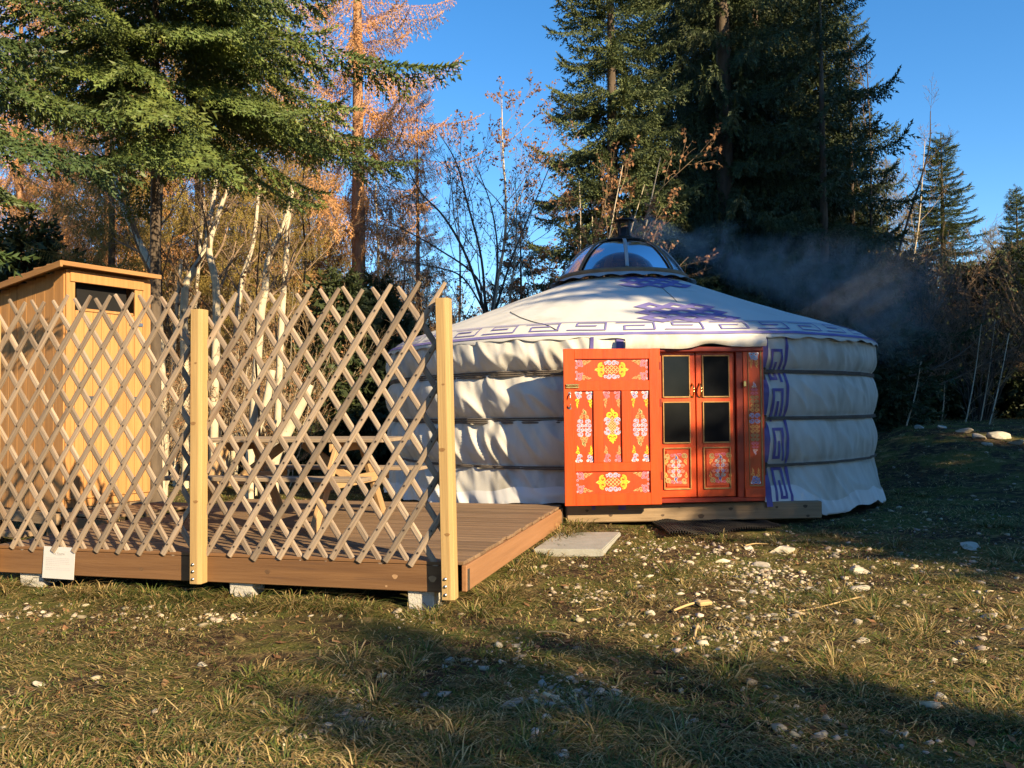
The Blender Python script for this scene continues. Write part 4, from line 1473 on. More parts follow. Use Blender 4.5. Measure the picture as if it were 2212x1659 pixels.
def grow(rng, p, d, L, r, lev, mx, out, spec):
    n = 7 if lev < 2 else 5
    pts = [np.array(p, float)]
    d = np.array(d, float)
    for i in range(n - 1):
        d = d + rng.randn(3) * spec['wander'] + np.array([0, 0, spec['up'] * (1 if lev < 2 else .5)])
        d /= np.linalg.norm(d)
        pts.append(pts[-1] + d * L / (n - 1))
    pts = np.array(pts)
    rr = r * np.linspace(1, .38 if lev < mx else .3, n)
    out.append((pts, np.maximum(rr, spec['rmin']), lev))
    if lev >= mx: return
    nc = spec['nch'][min(lev, len(spec['nch']) - 1)]
    for c in range(nc):
        t = spec['t0'][min(lev, len(spec['t0']) - 1)] + (1 - spec['t0'][min(lev, len(spec['t0']) - 1)]) * (c + rng.uniform(.1, .9)) / nc
        i = min(n - 2, int(t * (n - 1))); fr = t * (n - 1) - i
        q = pts[i] * (1 - fr) + pts[i + 1] * fr
        dd = pts[i + 1] - pts[i]; dd /= np.linalg.norm(dd)
        ax = np.cross(dd, rng.randn(3)); ax /= np.linalg.norm(ax)
        an = rng.uniform(*spec['ang'])
        nd = dd * math.cos(an) + ax * math.sin(an)
        grow(rng, q, nd, L * rng.uniform(*spec['lk']) * (1.15 - .5 * t), r * spec['rk'] * (1.1 - .5 * t), lev + 1, mx, out, spec)

SP_BARE = dict(wander=.09, up=.05, nch=(9, 6, 4, 2), t0=(.35, .2, .15), ang=(.45, .95), lk=(.34, .52), rk=.42, rmin=.0035)
SP_SHRUB = dict(wander=.10, up=.06, nch=(7, 5, 3, 2), t0=(.25, .2, .15), ang=(.3, .8), lk=(.38, .58), rk=.48, rmin=.003)

def leaves_at(polys, n, size, rng, hang=.5):
    idx = rng.randint(len(polys), size=n)
    V = np.zeros((n, 4, 3)); 
    for j, i in enumerate(idx):
        pts = polys[i][0]
        k = rng.randint(1, len(pts))
        p = pts[k] + rng.randn(3) * .02
        a = rng.randn(3); a[2] -= hang; a /= np.linalg.norm(a)
        b = np.cross(a, rng.randn(3)); b /= np.linalg.norm(b)
        s = size * rng.uniform(.7, 1.3)
        V[j] = [p, p + a * s * .5 + b * s * .33, p + a * s, p + a * s * .5 - b * s * .33]
    F = (np.arange(n)[:, None, None] * 4 + np.array([[0, 1, 2], [0, 2, 3]])[None]).reshape(-1, 3)
    return V.reshape(-1, 3), F

def wood_tree(name, stems, mtrunk, mtw, seed, spec, mx=3, leaf=None, leafsize=.07, side_branches=True, bl=.30):
    """stems: list of (pts, radii) in local coordinates"""
    rng = np.random.RandomState(seed)
    fine = []
    root = empty(name)
    for pts, rr in stems:
        pts = np.asarray(pts); n = len(pts)
        H = np.linalg.norm(pts[-1] - pts[0])
        if side_branches:
            nb = spec['nch'][0]
            for c in range(nb):
                t = spec['t0'][0] + (1 - spec['t0'][0]) * (c + rng.uniform(.1, .9)) / nb
                i = min(n - 2, int(t * (n - 1)))
                dd = pts[i + 1] - pts[i]; dd /= np.linalg.norm(dd)
                ax = np.cross(dd, rng.randn(3)); ax /= np.linalg.norm(ax)
                an = rng.uniform(*spec['ang'])
                grow(rng, pts[i], dd * math.cos(an) + ax * math.sin(an), H * bl * rng.uniform(.6, 1.2) * (1.2 - .6 * t), rr[i] * .45, 1, mx, fine, spec)
    V, F = tubes(stems, 8)
    add('trunk', trimesh('trunk', V, F, mtrunk, smooth=True), root)
    if fine:
        thick = [(a, b) for a, b, l in fine if l <= 1]; thin = [(a, b) for a, b, l in fine if l > 1]
        V1, F1 = tubes(thick, 5)
        if thin:
            V2, F2 = tubes(thin, 3)
            V1, F1 = np.concatenate([V1, V2]), np.concatenate([F1, F2 + len(V1)])
        sh = np.ones((len(F1), 3)) * np.random.RandomState(seed).uniform(.8, 1.2, (len(F1), 1))
        add('branches', trimesh('branches', V1, F1, mtw, shade=sh), root)
        if leaf:
            src = [f for f in fine if f[2] >= 2] or fine
            V, F = leaves_at(src, leaf, leafsize, rng)
            sh = np.repeat(np.random.RandomState(seed + 2).uniform(.65, 1.3, (leaf, 1)), 2, 0) * np.ones((1, 3))
            add('leaves', trimesh('leaves', V, F, m_leaf, shade=sh), root)
    return root

def bare_tree(name, H, r, seed, mtrunk, mtw, lean=(0, 0), mx=3, spec=SP_BARE, leaf=None, bl=.30, leafsize=.07):
    rng = np.random.RandomState(seed)
    z = np.linspace(-.2, H, 12)
    pts = np.stack([lean[0] * z + .12 * np.cumsum(rng.randn(12)) * .35, lean[1] * z + .12 * np.cumsum(rng.randn(12)) * .35, z], -1)
    return wood_tree(name, [(pts, np.linspace(r, r * .12, 12))], mtrunk, mtw, seed, spec, mx, leaf, leafsize, True, bl)

def shrub(name, n, H, sp_, r, seed, mtrunk, mtw, mx=3, leaf=None, leafsize=.07, spec=SP_SHRUB, bl=.34):
    rng = np.random.RandomState(seed)
    stems = []
    for i in range(n):
        a = rng.uniform(0, 6.28); s = rng.uniform(.2, 1) * sp_
        h = H * rng.uniform(.65, 1.05)
        t = np.linspace(0, 1, 9)
        pts = np.stack([np.cos(a) * s * t ** 1.3 + .05 * np.cumsum(rng.randn(9)) + .1 * rng.randn(), np.sin(a) * s * t ** 1.3 + .05 * np.cumsum(rng.randn(9)) + .1 * rng.randn(), -.15 + h * t], -1)
        stems.append((pts, np.linspace(r, r * .2, 9) * rng.uniform(.6, 1.2)))
    return wood_tree(name, stems, mtrunk, mtw, seed, spec, mx, leaf, leafsize, True, bl)

def place(root, x, y, label, group=None, rz=0.0, s=1.0, sz=None, cat='tree', dzv=0.0):
    root.location = (x, y, float(ground_z(x, y)) + dzv)
    root.rotation_euler = (0, 0, rz)
    root.scale = (s, s, sz or s)
    if 'tris' in root: del root['tris']
    return tag(root, label, cat, group)

def dup(root, name=None):
    c = root.copy()
    if name: c.name = name
    COL.objects.link(c)
    for ch in root.children:
        d = ch.copy(); COL.objects.link(d); d.parent = c
    for kk in ('label', 'group'):
        if kk in c: del c[kk]
    return c

_used = {}
def where(base, u, y):
    """a label that says where along the view a repeated tree stands"""
    for lim, ph in ((-20, 'past the left edge of the picture'), (80, 'at the left edge behind the cabin'), (180, 'behind the left wall of the cabin'), (260, 'above the slot window of the cabin'), (330, 'behind the right wall of the cabin'),
                    (400, 'between the cabin and the left post'), (470, 'behind the left post'), (530, 'behind the left end of the right lattice'), (600, 'in the middle of the pale trunks'), (670, 'right of the pale trunks'),
                    (740, 'left of the larch trunk'), (810, 'behind the larch trunk'), (880, 'right of the larch trunk'), (960, 'left of the right post top'), (1050, 'behind the hazel'), (1200, 'left of the yurt dome'), (1350, 'behind the yurt dome'),
                    (1500, 'right of the yurt dome'), (1700, 'deep behind the tallest spruce'), (1800, 'deep behind the sparse pointed spruce'), (1900, 'behind the right end of the yurt roof'), (2000, 'left of the lone spruce'), (2110, 'behind the lone spruce'),
                    (2180, 'right of the lone spruce'), (2290, 'at the right edge of the picture'), (9999, 'past the right edge of the picture')):
        if u < lim:
            break
    lab = base + ' ' + ph
    for extra in ('', ', the farther one', ', the farthest one'):
        if lab + extra not in _used:
            _used[lab + extra] = 1
            return lab + extra
    return lab
def at(u, y):
    """x of picture column u at depth y (near the horizon line)"""
    return float(P(u, 880, y)[0])

# --- big firs on the left
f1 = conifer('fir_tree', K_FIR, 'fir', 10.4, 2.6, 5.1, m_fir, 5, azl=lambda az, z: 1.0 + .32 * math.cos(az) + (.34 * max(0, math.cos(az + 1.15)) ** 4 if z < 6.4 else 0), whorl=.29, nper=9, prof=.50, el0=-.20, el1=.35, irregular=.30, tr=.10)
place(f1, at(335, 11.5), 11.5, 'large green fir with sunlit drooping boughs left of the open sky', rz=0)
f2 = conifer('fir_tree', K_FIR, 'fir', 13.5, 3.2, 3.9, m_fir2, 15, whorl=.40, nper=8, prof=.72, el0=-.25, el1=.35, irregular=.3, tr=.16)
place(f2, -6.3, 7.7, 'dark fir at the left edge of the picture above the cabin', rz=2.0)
# --- larches
l1 = conifer('larch_tree', K_LAR, 'lar', 19, 2.3, 3.8, m_larch, 25, whorl=.42, nper=7, prof=.5, el0=-.10, el1=.35, irregular=.35, tr=.21, bark=m_larchbark)
place(l1, at(776, 19.5), 19.5, 'orange larch with a straight reddish trunk right of the fir', rz=1.0)
l2 = dup(l1); place(l2, at(235, 20), 20, 'rusty orange larch glowing behind the cabin', rz=2.6, s=.9)
l3 = conifer('larch_tree', K_LAR, 'lar', 17, 2.6, 2.6, m_golden, 27, whorl=.36, nper=8, prof=.5, el0=-.10, el1=.35, irregular=.35, tr=.18)
place(l3, at(430, 22), 22, 'olive gold larch behind the dark fir boughs', rz=.3)
for i, (u, y, s, lab, src) in enumerate(((120, 26, .95, 'olive gold larch far left behind the cabin roof', l3), (620, 27, .8, 'olive gold larch deep in the wood between fir and orange larch', l3), (905, 27, .62, 'low orange larch behind the bare hazel', l1),
                                    (330, 25, .7, 'orange larch low between the pale trunks', l1), (560, 18.5, .62, 'young olive gold larch right behind the pale trunks', l3), (240, 16.8, .6, 'young olive gold larch right behind the cabin', l3),
                                    (40, 22, .8, 'orange larch at the left edge behind the firs', l1), (480, 26, .75, 'orange larch behind the olive gold one', l1), (690, 24, .55, 'short olive gold larch left of the larch trunk', l3), (1925, 28, .5, 'olive gold larch between dark spruces and lone spruce', l3), (1985, 34, .5, 'tan larch left of the lone spruce', l3), (2150, 33, .42, 'tan larch right of the lone spruce', l3))):
    place(dup(src), at(u, y), y, lab, rz=i * 1.9, s=s)

# --- spruces, right of the middle
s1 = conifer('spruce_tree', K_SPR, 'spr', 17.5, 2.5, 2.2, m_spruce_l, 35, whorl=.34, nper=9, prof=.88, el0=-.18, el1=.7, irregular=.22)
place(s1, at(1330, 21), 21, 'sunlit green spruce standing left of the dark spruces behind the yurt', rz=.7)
s2 = conifer('spruce_tree', K_SPRD, 'sprd', 25, 3.0, 1.5, m_spruce, 37, whorl=.40, nper=8, prof=.62, el0=-.30, el1=.6, irregular=.2, tr=.3)
place(s2, at(1575, 22), 22, 'tallest dark spruce directly behind the yurt dome', rz=.2)
s3 = dup(s2); place(s3, at(1690, 27), 27, 'tall spruce with olive sunlit top right of the tallest one', rz=1.9, s=1.02)
s4 = dup(s2); place(s4, at(1480, 29), 29, 'tall dark spruce behind the sunlit spruce', rz=3.3, s=.95)
s4b = dup(s2); place(s4b, at(1640, 24), 24, 'tall dark spruce in the middle of the dark group', rz=4.4, s=.98)
s4c = dup(s2); place(s4c, at(1760, 26), 26, 'tall dark spruce behind the sparse pointed one', rz=5.4, s=.86)
s5 = conifer('spruce_tree', K_SPRD, 'sprd', 12.6, 3.0, 1.0, m_spruce, 39, whorl=.46, nper=6, prof=.95, el0=-.20, el1=.75, irregular=.3, tr=.15)
place(s5, at(1788, 21), 21, 'dark spruce with sparse pointed top at the right of the group', rz=.5)
s6 = dup(s5); place(s6, at(1850, 25), 25, 'slim dark spruce at the right edge of the dark group', rz=2.2, s=.88)
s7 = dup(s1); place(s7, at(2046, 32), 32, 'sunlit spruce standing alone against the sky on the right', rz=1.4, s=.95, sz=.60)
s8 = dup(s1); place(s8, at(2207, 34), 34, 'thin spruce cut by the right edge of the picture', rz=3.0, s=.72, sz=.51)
s9b = dup(s5); place(s9b, at(955, 27), 27, 'small dark spruce behind the hazel stems', rz=1.6, s=.42, sz=.42)
s9 = dup(s5); place(s9, at(1128, 24), 24, 'small dark spruce behind the left slope of the yurt roof', rz=3.6, s=.56, sz=.58)
sl = conifer('spruce_tree', K_SPRL, 'sprl', 5.0, 1.7, .25, m_spruce, 41, whorl=.24, nper=9, prof=.85, el0=-.25, el1=.5, irregular=.25)
place(sl, at(745, 17.5), 17.5, 'low dark spruce behind the picnic table', rz=0, s=.84)
for i, (u, y, s, lab) in enumerate(((822, 18.5, .85, 'low dark spruce touching the left wall of the yurt'), (690, 21, .7, 'low dark spruce between pale trunks and picnic table'),
                                    (1950, 23, .9, 'low dark spruce in the thicket right of the yurt'), (2090, 25, .9, 'low dark spruce above the rocky bank'),
                                    (1880, 19.5, .75, 'low dark spruce close behind the right side of the yurt'), (2190, 24, .95, 'low dark spruce at the right edge behind the bank'),
                                    (60, 17, 1.05, 'low dark spruce at the left edge behind the cabin'), (1010, 27, .8, 'low dark spruce under the bare hazel'))):
    place(dup(sl), at(u, y), y, lab, rz=i * 1.3, s=s)

# --- pale trunks behind the cabin and the lattice (traced courses, real depth)
def traced(name, pix, y, dy, r0, r1, seed, lab, mt=m_pale, mtw=m_twig, bl=.22, leaf=None, mx=3, spec=SP_BARE, branches=True, group='pale trunks behind the lattice'):
    pts = [P(u, v, y + dy * i / (len(pix) - 1)) for i, (u, v) in enumerate(pix)]
    g = pts[0].copy(); g[2] = float(ground_z(g[0], g[1])) - .1
    pts = smooth_line(np.array([g] + pts), 5)
    o = pts[0].copy()
    t = wood_tree(name, [(pts - o, np.linspace(r0, r1, len(pts)))], mt, mtw, seed, spec, mx, leaf, .07, branches, bl)
    t.location = o
    return tag(t, lab, 'tree', group)
traced('pale_tree', [(352, 900), (338, 640), (318, 560), (290, 500), (262, 440), (240, 330)], 14.5, 1, .085, .03, 1, 'pale trunk bending left just right of the cabin')
traced('pale_tree', [(346, 700), (344, 520), (350, 380), (352, 220)], 15.2, .3, .05, .02, 2, 'thin dark stem rising beside the bent pale trunk', m_darkbark)
traced('pale_tree', [(402, 900), (398, 650), (415, 590), (440, 545), (455, 470), (470, 360)], 15.6, .5, .085, .035, 3, 'lichen covered trunk with a kink behind the left post')
traced('pale_tree', [(462, 900), (468, 640), (452, 540), (470, 470), (500, 380)], 15, .5, .09, .03, 4, 'dappled trunk behind the left end of the right lattice panel')
traced('pale_tree', [(505, 950), (512, 700), (524, 600), (548, 520), (560, 400)], 16.5, .5, .075, .03, 5, 'pale trunk in the middle of the trunk group')
traced('pale_tree', [(545, 960), (562, 700), (572, 630), (580, 560), (612, 490), (632, 410)], 14.3, .6, .085, .035, 6, 'bright trunk leaning right towards the fir boughs')
traced('pale_tree', [(598, 980), (606, 740), (615, 600), (622, 500), (628, 400)], 14.8, .4, .07, .035, 7, 'straight bright trunk at the right of the trunk group')
traced('pale_tree', [(590, 1000), (622, 930), (655, 865), (668, 832)], 13.6, .2, .105, .075, 8, 'thick pale stump leaning right behind the picnic table', branches=False)
traced('pale_tree', [(540, 990), (556, 930), (575, 870), (588, 800)], 13.9, .2, .08, .06, 9, 'short pale broken trunk left of the leaning stump', branches=False)
traced('pale_tree', [(425, 980), (430, 800), (420, 700), (430, 560), (440, 430)], 17.5, .5, .06, .03, 10, 'slim pale trunk behind the left post', m_pale)
traced('pale_tree', [(380, 980), (374, 800), (380, 690), (392, 560)], 16, .4, .06, .03, 12, 'slim pale trunk right of the cabin wall', m_pale)
traced('pale_tree', [(655, 900), (650, 700), (660, 560), (652, 420), (668, 300)], 18, .3, .035, .012, 13, 'thin straw coloured sapling left of the larch trunk', m_straw, m_straw)
traced('pale_tree', [(560, 900), (552, 760), (556, 600), (566, 470)], 13.5, .3, .022, .008, 14, 'thin straw coloured sapling among the pale trunks', m_straw, m_straw, bl=.12)

# --- hazel and birch left of the yurt roof
hz = []
for pix, r in (([(1052, 690), (1010, 560), (960, 470), (905, 410), (862, 320)], .055), ([(1050, 690), (1040, 560), (1010, 440), (985, 350), (950, 290)], .05),
               ([(1058, 690), (1030, 600), (950, 540), (880, 500), (820, 470)], .04), ([(1060, 690), (1075, 560), (1062, 450), (1030, 360)], .045),
               ([(1064, 690), (1105, 560), (1150, 450), (1200, 330)], .045), ([(1056, 690), (1000, 600), (930, 575), (850, 560)], .035)):
    hz.append((smooth_line(np.array([P(u, v, 19 + .4 * math.sin(u)) for u, v in pix]), 5), r))
hb = np.array([at(1055, 19), 19.0, float(ground_z(at(1055, 19), 19)) - .1])
stems = [(np.concatenate([[np.zeros(3)], p - hb]), np.concatenate([[r * .8], np.linspace(r * .7, .008, len(p))])) for p, r in hz]
h1 = wood_tree('hazel_shrub', stems, m_darkbark, m_twig, 51, dict(SP_BARE, nch=(8, 5, 3, 2), t0=(.3, .2, .15)), 3, 1500, .055, True, .24)
h1.location = hb
tag(h1, 'dark bare hazel fanning out against the blue sky left of the yurt', 'shrub')
traced('birch_tree', [(1066, 690), (1090, 520), (1092, 420), (1086, 320), (1084, 215)], 20, .2, .05, .01, 61, 'slender birch with pinkish last leaves against the sky', m_pale, m_straw, .26, 900, group='slender birches left of the yurt')
traced('birch_tree', [(1100, 690), (1112, 560), (1116, 460), (1112, 380)], 19.4, .2, .035, .008, 62, 'short slender birch leaning beside the small spruce', m_pale, m_straw, .26, 250, group='slender birches left of the yurt')
b1 = shrub('beech_shrub', 9, 6.8, 2.2, .045, 71, m_pale, m_straw, 3, 5200, .085)
place(b1, at(1265, 18.6), 18.6, 'brown leafed beech thicket in front of the sunlit spruce', rz=.5, cat='shrub')

# --- bare trees on the right
traced('bare_tree', [(1905, 900), (1890, 700), (1882, 500), (1880, 300), (1872, 130)], 24, .3, .07, .012, 81, 'thin bare tree rising to the sky at the edge of the dark spruces', m_darkbark, m_twig, .22, group='bare trees right of the yurt')
traced('bare_tree', [(1915, 900), (1920, 640), (1960, 480), (2005, 330), (2010, 240)], 23, .3, .06, .010, 82, 'bare tree leaning right against the sky', m_darkbark, m_twig, .26, group='bare trees right of the yurt')
traced('bare_tree', [(1950, 900), (1962, 640), (1985, 480), (1998, 300)], 26, .3, .05, .010, 83, 'pale bare birch in front of the lone spruce', m_pale, m_straw, .24, 150, group='bare trees right of the yurt')
SPF = dict(SP_SHRUB, ang=(.35, .9))
b2 = shrub('bare_thicket', 16, 5.2, 3.0, .030, 73, m_darkbark, m_twig, 3, 700, .06, spec=SPF)
place(b2, at(1985, 22), 22, 'dense bare thicket right of the yurt in front of the lone spruce', rz=.2, cat='shrub')
b3 = shrub('bare_thicket', 20, 4.3, 2.8, .020, 75, m_darkbark, m_twig, 3, 500, .06, spec=SPF)
place(b3, at(2120, 21), 21, 'brown bare thicket above the rocky bank at the right', rz=1.2, cat='shrub')
for i, (u, y, s, lab, src) in enumerate(((2200, 25, 1.15, 'tan bare thicket at the right edge below the thin spruce', b3), (1900, 25, 1.1, 'bare thicket between dark spruces and lone spruce', b2), (2060, 28, 1.2, 'bare thicket at the foot of the lone spruce', b3),
                                         (2300, 22, 1.1, 'bare thicket just past the right edge of the picture', b2), (2140, 30, 1.2, 'bare thicket between the lone spruce and the right edge', b2))):
    place(dup(src), at(u, y), y, lab, rz=i * 1.7 + .4, s=s, cat='shrub')
# leaning dark limb over the bank
for i, (pix, y) in enumerate((([(1935, 830), (2010, 800), (2080, 760), (2160, 690)], 19.5), ([(1930, 800), (1990, 720), (2040, 640), (2075, 560)], 20.5), ([(1940, 850), (2030, 830), (2120, 790), (2212, 740)], 20))):
    traced('bare_tree', pix, y, .5, .035, .010, 90 + i, ('dark bent stem arching low to the right over the bank', 'dark bent stem slanting steeply above the bank', 'dark bent stem reaching flat towards the right edge')[i], m_darkbark, m_twig, .35, group='bent stems over the bank')
for i, (u, v0, u2, v2) in enumerate(((1955, 930, 1990, 780), (2080, 940, 2120, 700), (2110, 950, 2150, 690), (2125, 960, 2180, 720), (1905, 930, 1918, 760), (2030, 930, 2040, 800))):
    traced('sapling', [(u, v0), ((u + u2) / 2 + 4, (v0 + v2) / 2), (u2, v2)], 18.5 + (i % 3), .3, .022, .007, 100 + i, ('thin pale sapling at the left end of the bank', 'thin pale sapling left of the bank boulders', 'thin pale sapling over the bank boulders', 'tallest pale sapling at the right of the bank', 'thin pale sapling close to the right wall of the yurt', 'short pale sapling in the middle of the bank')[i], m_pale, m_straw, .18, group='pale saplings on the bank', mx=2)

# --- brush and wood behind everything on the left
bb = shrub('brush', 15, 3.4, 1.9, .020, 77, m_pale, m_straw, 3, 900, .06)
place(bb, at(480, 16), 16, 'tan brush behind the pale trunks left of the table', rz=0, cat='shrub', group='brush in the wood')
k = 0
for u, y, s in ((300, 17, 1.2), (390, 19, 1.4), (560, 18.5, 1.3), (640, 17.5, 1.1), (220, 22, 1.6), (90, 21, 1.5), (480, 23, 1.7), (700, 23, 1.5), (780, 21, 1.2), (860, 23, 1.3), (930, 21.5, 1.1), (20, 24, 1.7), (1010, 22, 1.0), (890, 24, 1.5), (960, 25, 1.6), (1060, 25, 1.5), (1120, 23, 1.3), (340, 14.6, .7), (600, 15.5, .7), (1160, 22, 1.0)):
    place(dup(bb), at(u, y), y, where('tan bare brush', u, y), 'brush in the wood', rz=k * 1.1, s=s, cat='shrub'); k += 1
t1 = bare_tree('woodland_tree', 10.5, .085, 81, m_pale, m_twig, (.03, 0), 3, leaf=500)
place(t1, at(505, 20), 20, 'bare woodland tree behind the pale trunk group', 'bare woodland trees', rz=0)
t2 = bare_tree('woodland_tree', 8.5, .07, 83, m_darkbark, m_twig, (-.04, .02), 3, leaf=900)
place(t2, at(690, 21), 21, 'dark bare woodland tree left of the larch trunk', 'bare woodland trees', rz=1)
k = 0
for u, y, s in ((280, 23, 1.0), (380, 25, 1.15), (600, 24, 1.0), (150, 24, 1.1), (450, 28, 1.2), (740, 26, .9), (560, 31, 1.2), (840, 24, .8), (30, 28, 1.2), (230, 30, 1.2), (660, 33, 1.1), (910, 30, .8), (330, 34, 1.3), (880, 23, .75), (990, 26, .8), (1050, 29, .9), (820, 22, .8)):
    place(dup((t1, t2)[k % 2]), at(u, y), y, where('bare woodland tree', u, y), 'bare woodland trees', rz=k * 2.1, s=s); k += 1
k = 0
for u, y, s in ((140, 33, .55), (260, 36, .5), (360, 34, .5), (450, 37, .55), (545, 35, .5), (640, 37, .5), (735, 35, .45), (310, 29, .4), (590, 29, .42), (500, 31, .4), (840, 36, .4), (900, 33, .38)):
    place(dup((l3, l1)[k % 3 == 1]), at(u, y), y, where('low far larch', u, y), 'far larches', rz=k * 1.7, s=s * 1.3, sz=s); k += 1
# far trees that close the view
k = 0
for u, y, s in ((-120, 34, 1.8), (60, 40, 1.6), (830, 44, 1.0), (960, 46, 1.0), (1080, 44, .9), (1180, 40, 1.1), (1290, 36, 1.4), (1400, 34, 1.8), (1620, 33, 2.0), (1760, 32, 1.9), (1860, 33, 1.5),
                (1950, 36, 1.3), (2080, 38, 1.25), (2160, 37, 1.2), (2260, 36, 1.5), (2400, 34, 1.8)):
    place(dup(sl), at(u, y), y, where('far spruce', u, y), 'far spruces', rz=k * 1.3, s=s); k += 1

# --- trees beside and behind the photographer that throw the long shadows
SH = np.array([math.sin(SUN_AZ), -math.cos(SUN_AZ)]); PH = np.array([math.cos(SUN_AZ), math.sin(SUN_AZ)])
def qs(q, s): return PH * q + SH * s
sh_big = conifer('spruce_tree', K_SPRL, 'sprl', 19, 3.4, 1.2, m_spruce, 91, whorl=.30, nper=11, prof=.75, el0=-.3, el1=.5, irregular=.25)
sh_high = conifer('spruce_tree', K_SPRL, 'sprl', 20, 3.2, 9.6, m_spruce, 93, whorl=.30, nper=11, prof=.6, el0=-.3, el1=.5, irregular=.3, tr=.16)
k = 0
for q, s, sc in ((10.9, 9, 1.0), (12.8, 7.5, .9), (11.4, 13, 1.05), (24.5, 9, .5), (27, 10, .55), (30, 10, .6), (15.0, 7, .58), (16.5, 8.5, .56)):
    x, y = qs(q, s)
    r = sh_big if k == 0 else dup(sh_big)
    place(r, x, y, 'tall spruce standing to the right outside the picture and shading the yurt', 'spruces right of the picture', rz=k * 1.2, s=sc); k += 1
for q, s, sc in ((18.4, 8, 1.0), (20.6, 8.5, 1.0), (22.8, 9.5, .9), (19.5, 13, 1.1)):
    x, y = qs(q, s)
    r = sh_high if k == 8 else dup(sh_high)
    place(r, x, y, 'high crowned spruce with a bare trunk outside the picture', 'high crowned spruces outside the picture', rz=k * 1.2, s=sc); k += 1
k = 0
for q, s, sc in ((3.3, 14, .50), (2.7, 13, .46), (3.9, 15.5, .52), (3.1, 16.5, .56), (4.3, 12.5, .40), (2.2, 15, .50)):
    x, y = qs(q, s)
    place(dup(s1), x, y, 'young spruce behind the photographer shading the foreground grass', 'young spruces behind the photographer', rz=k * 2.2, s=sc); k += 1

# the wood behind the photographer, mirrored darkly in the door panes
for k, (x, y, sc) in enumerate(((-9, -15, .8), (-4.5, -17, .9), (-.5, -15.5, .75), (3.0, -19, .95), (-13, -18, .9), (6.0, -22, .9), (0.8, -22, 1.0))):
    place(dup(s2), x, y, 'tall spruce in the wood behind the photographer', 'spruces behind the photographer', rz=k * 1.1, s=sc)
# ------------------------------------------------------------------ grass, stones, litter
def inside_deck(x, y, pad=.0):
    r = np.stack([x - C0[0], y - C0[1]], -1)
    a = r @ -DU; b = r @ DV
    return (a > -.04 - pad) & (a < DW + .1 + pad) & (b > -.03 - pad) & (b < DD_ + pad)
def blocked(x, y):
    d = inside_deck(x, y, -.05)
    d |= (x - YC[0]) ** 2 + (y - YC[1]) ** 2 < 3.75 ** 2
    for quad in ((a_, b_, c_, d_), (mb_, mc, md, ma), tuple(sillm @ Vector(c) for c in ((-sL / 2, -.06, 0), (sL / 2, -.06, 0), (sL / 2, .1, 0), (-sL / 2, .1, 0)))):
        ins = np.ones(x.shape, bool)
        for i in range(4):
            p, q = quad[i], quad[(i + 1) % 4]
            ins &= (q[0] - p[0]) * (y - p[1]) - (q[1] - p[1]) * (x - p[0]) > -.02
        d |= ins
    return d
rs = np.random.RandomState(77)
def sample_ground(n, power=1.0, ymin=3.1, ymax=22, seed=0):
    """points inside the view wedge, denser near the camera"""
    r = np.random.RandomState(seed)
    y = ymin * (ymax / ymin) ** (r.rand(n) ** power)
    x = (r.rand(n) * 2 - 1) * (.66 * y + .4)
    return x, y
stony = lambda x, y: sst((fbm(x * .9 + 3, y * .9 + 8, 91) - .40) / .14) * sst((y - 3.6) / 2)
m_grass = mat('grass_blades', (1, 1, 1), (.85, .85, .85), rough=.7, scale=.8, attr='tint', spec=.06, trans=.22)
def blades(x, y, L, lie, az, tone, w):
    n = len(x)
    z = ground_z(x, y)
    b = np.stack([x, y, z - .004], -1)
    d = np.stack([np.cos(az), np.sin(az), 0 * az], -1)
    s = np.stack([-np.sin(az), np.cos(az), 0 * az], -1) * w[:, None]
    upv = np.array([0, 0, 1.0])
    mid = b + d * (L * .45 * lie)[:, None] + upv * (L * .55 * (1.05 - lie * .7))[:, None]
    tip = b + d * (L * (.35 + .75 * lie))[:, None] + upv * (L * (1.0 - lie * .95))[:, None]
    V = np.stack([b - s, b + s, mid - s * .8, mid + s * .8, tip], 1).reshape(-1, 3)
    F = (np.arange(n)[:, None, None] * 5 + np.array([[0, 1, 3], [0, 3, 2], [2, 3, 4]])[None]).reshape(-1, 3)
    return V, F, np.repeat(tone, 3, 0)
def tones(n, dry, r):
    g = np.array([[.085, .105, .026], [.065, .090, .028], [.115, .120, .030], [.050, .070, .022]])[r.randint(4, size=n)]
    s = np.array([[.33, .25, .11], [.26, .185, .075], [.40, .31, .15], [.20, .13, .055]])[r.randint(4, size=n)]
    m = (r.rand(n) < dry)[:, None]
    return np.where(m, s * 1.3, g * 1.55) * r.uniform(.75, 1.25, (n, 1))
# short carpet
x, y = sample_ground(120000, 1.2, seed=1)
cover = fbm(x * .7, y * .7, 95)
keep = (~blocked(x, y)) & (rs.rand(len(x)) < sst((cover - .20) / .18) * (1 - .6 * stony(x, y)) + .12)
x, y = x[keep], y[keep]; n = len(x)
L = rs.uniform(.022, .060, n) * (1 + .35 * (y / 10)); 
V1, F1, S1 = blades(x, y, L, rs.uniform(.55, 1.05, n), rs.uniform(0, 6.28, n), tones(n, .5, rs), rs.uniform(.0016, .0032, n) * (1 + y / 9))
# tussocks
tx, ty = sample_ground(1300, 1.1, 3.1, 16, seed=2)
keep = (~blocked(tx, ty)) & (rs.rand(len(tx)) < sst((fbm(tx * .6 + 4, ty * .6, 97) - .30) / .2) * (1 - .8 * stony(tx, ty)))
tx, ty = tx[keep], ty[keep]
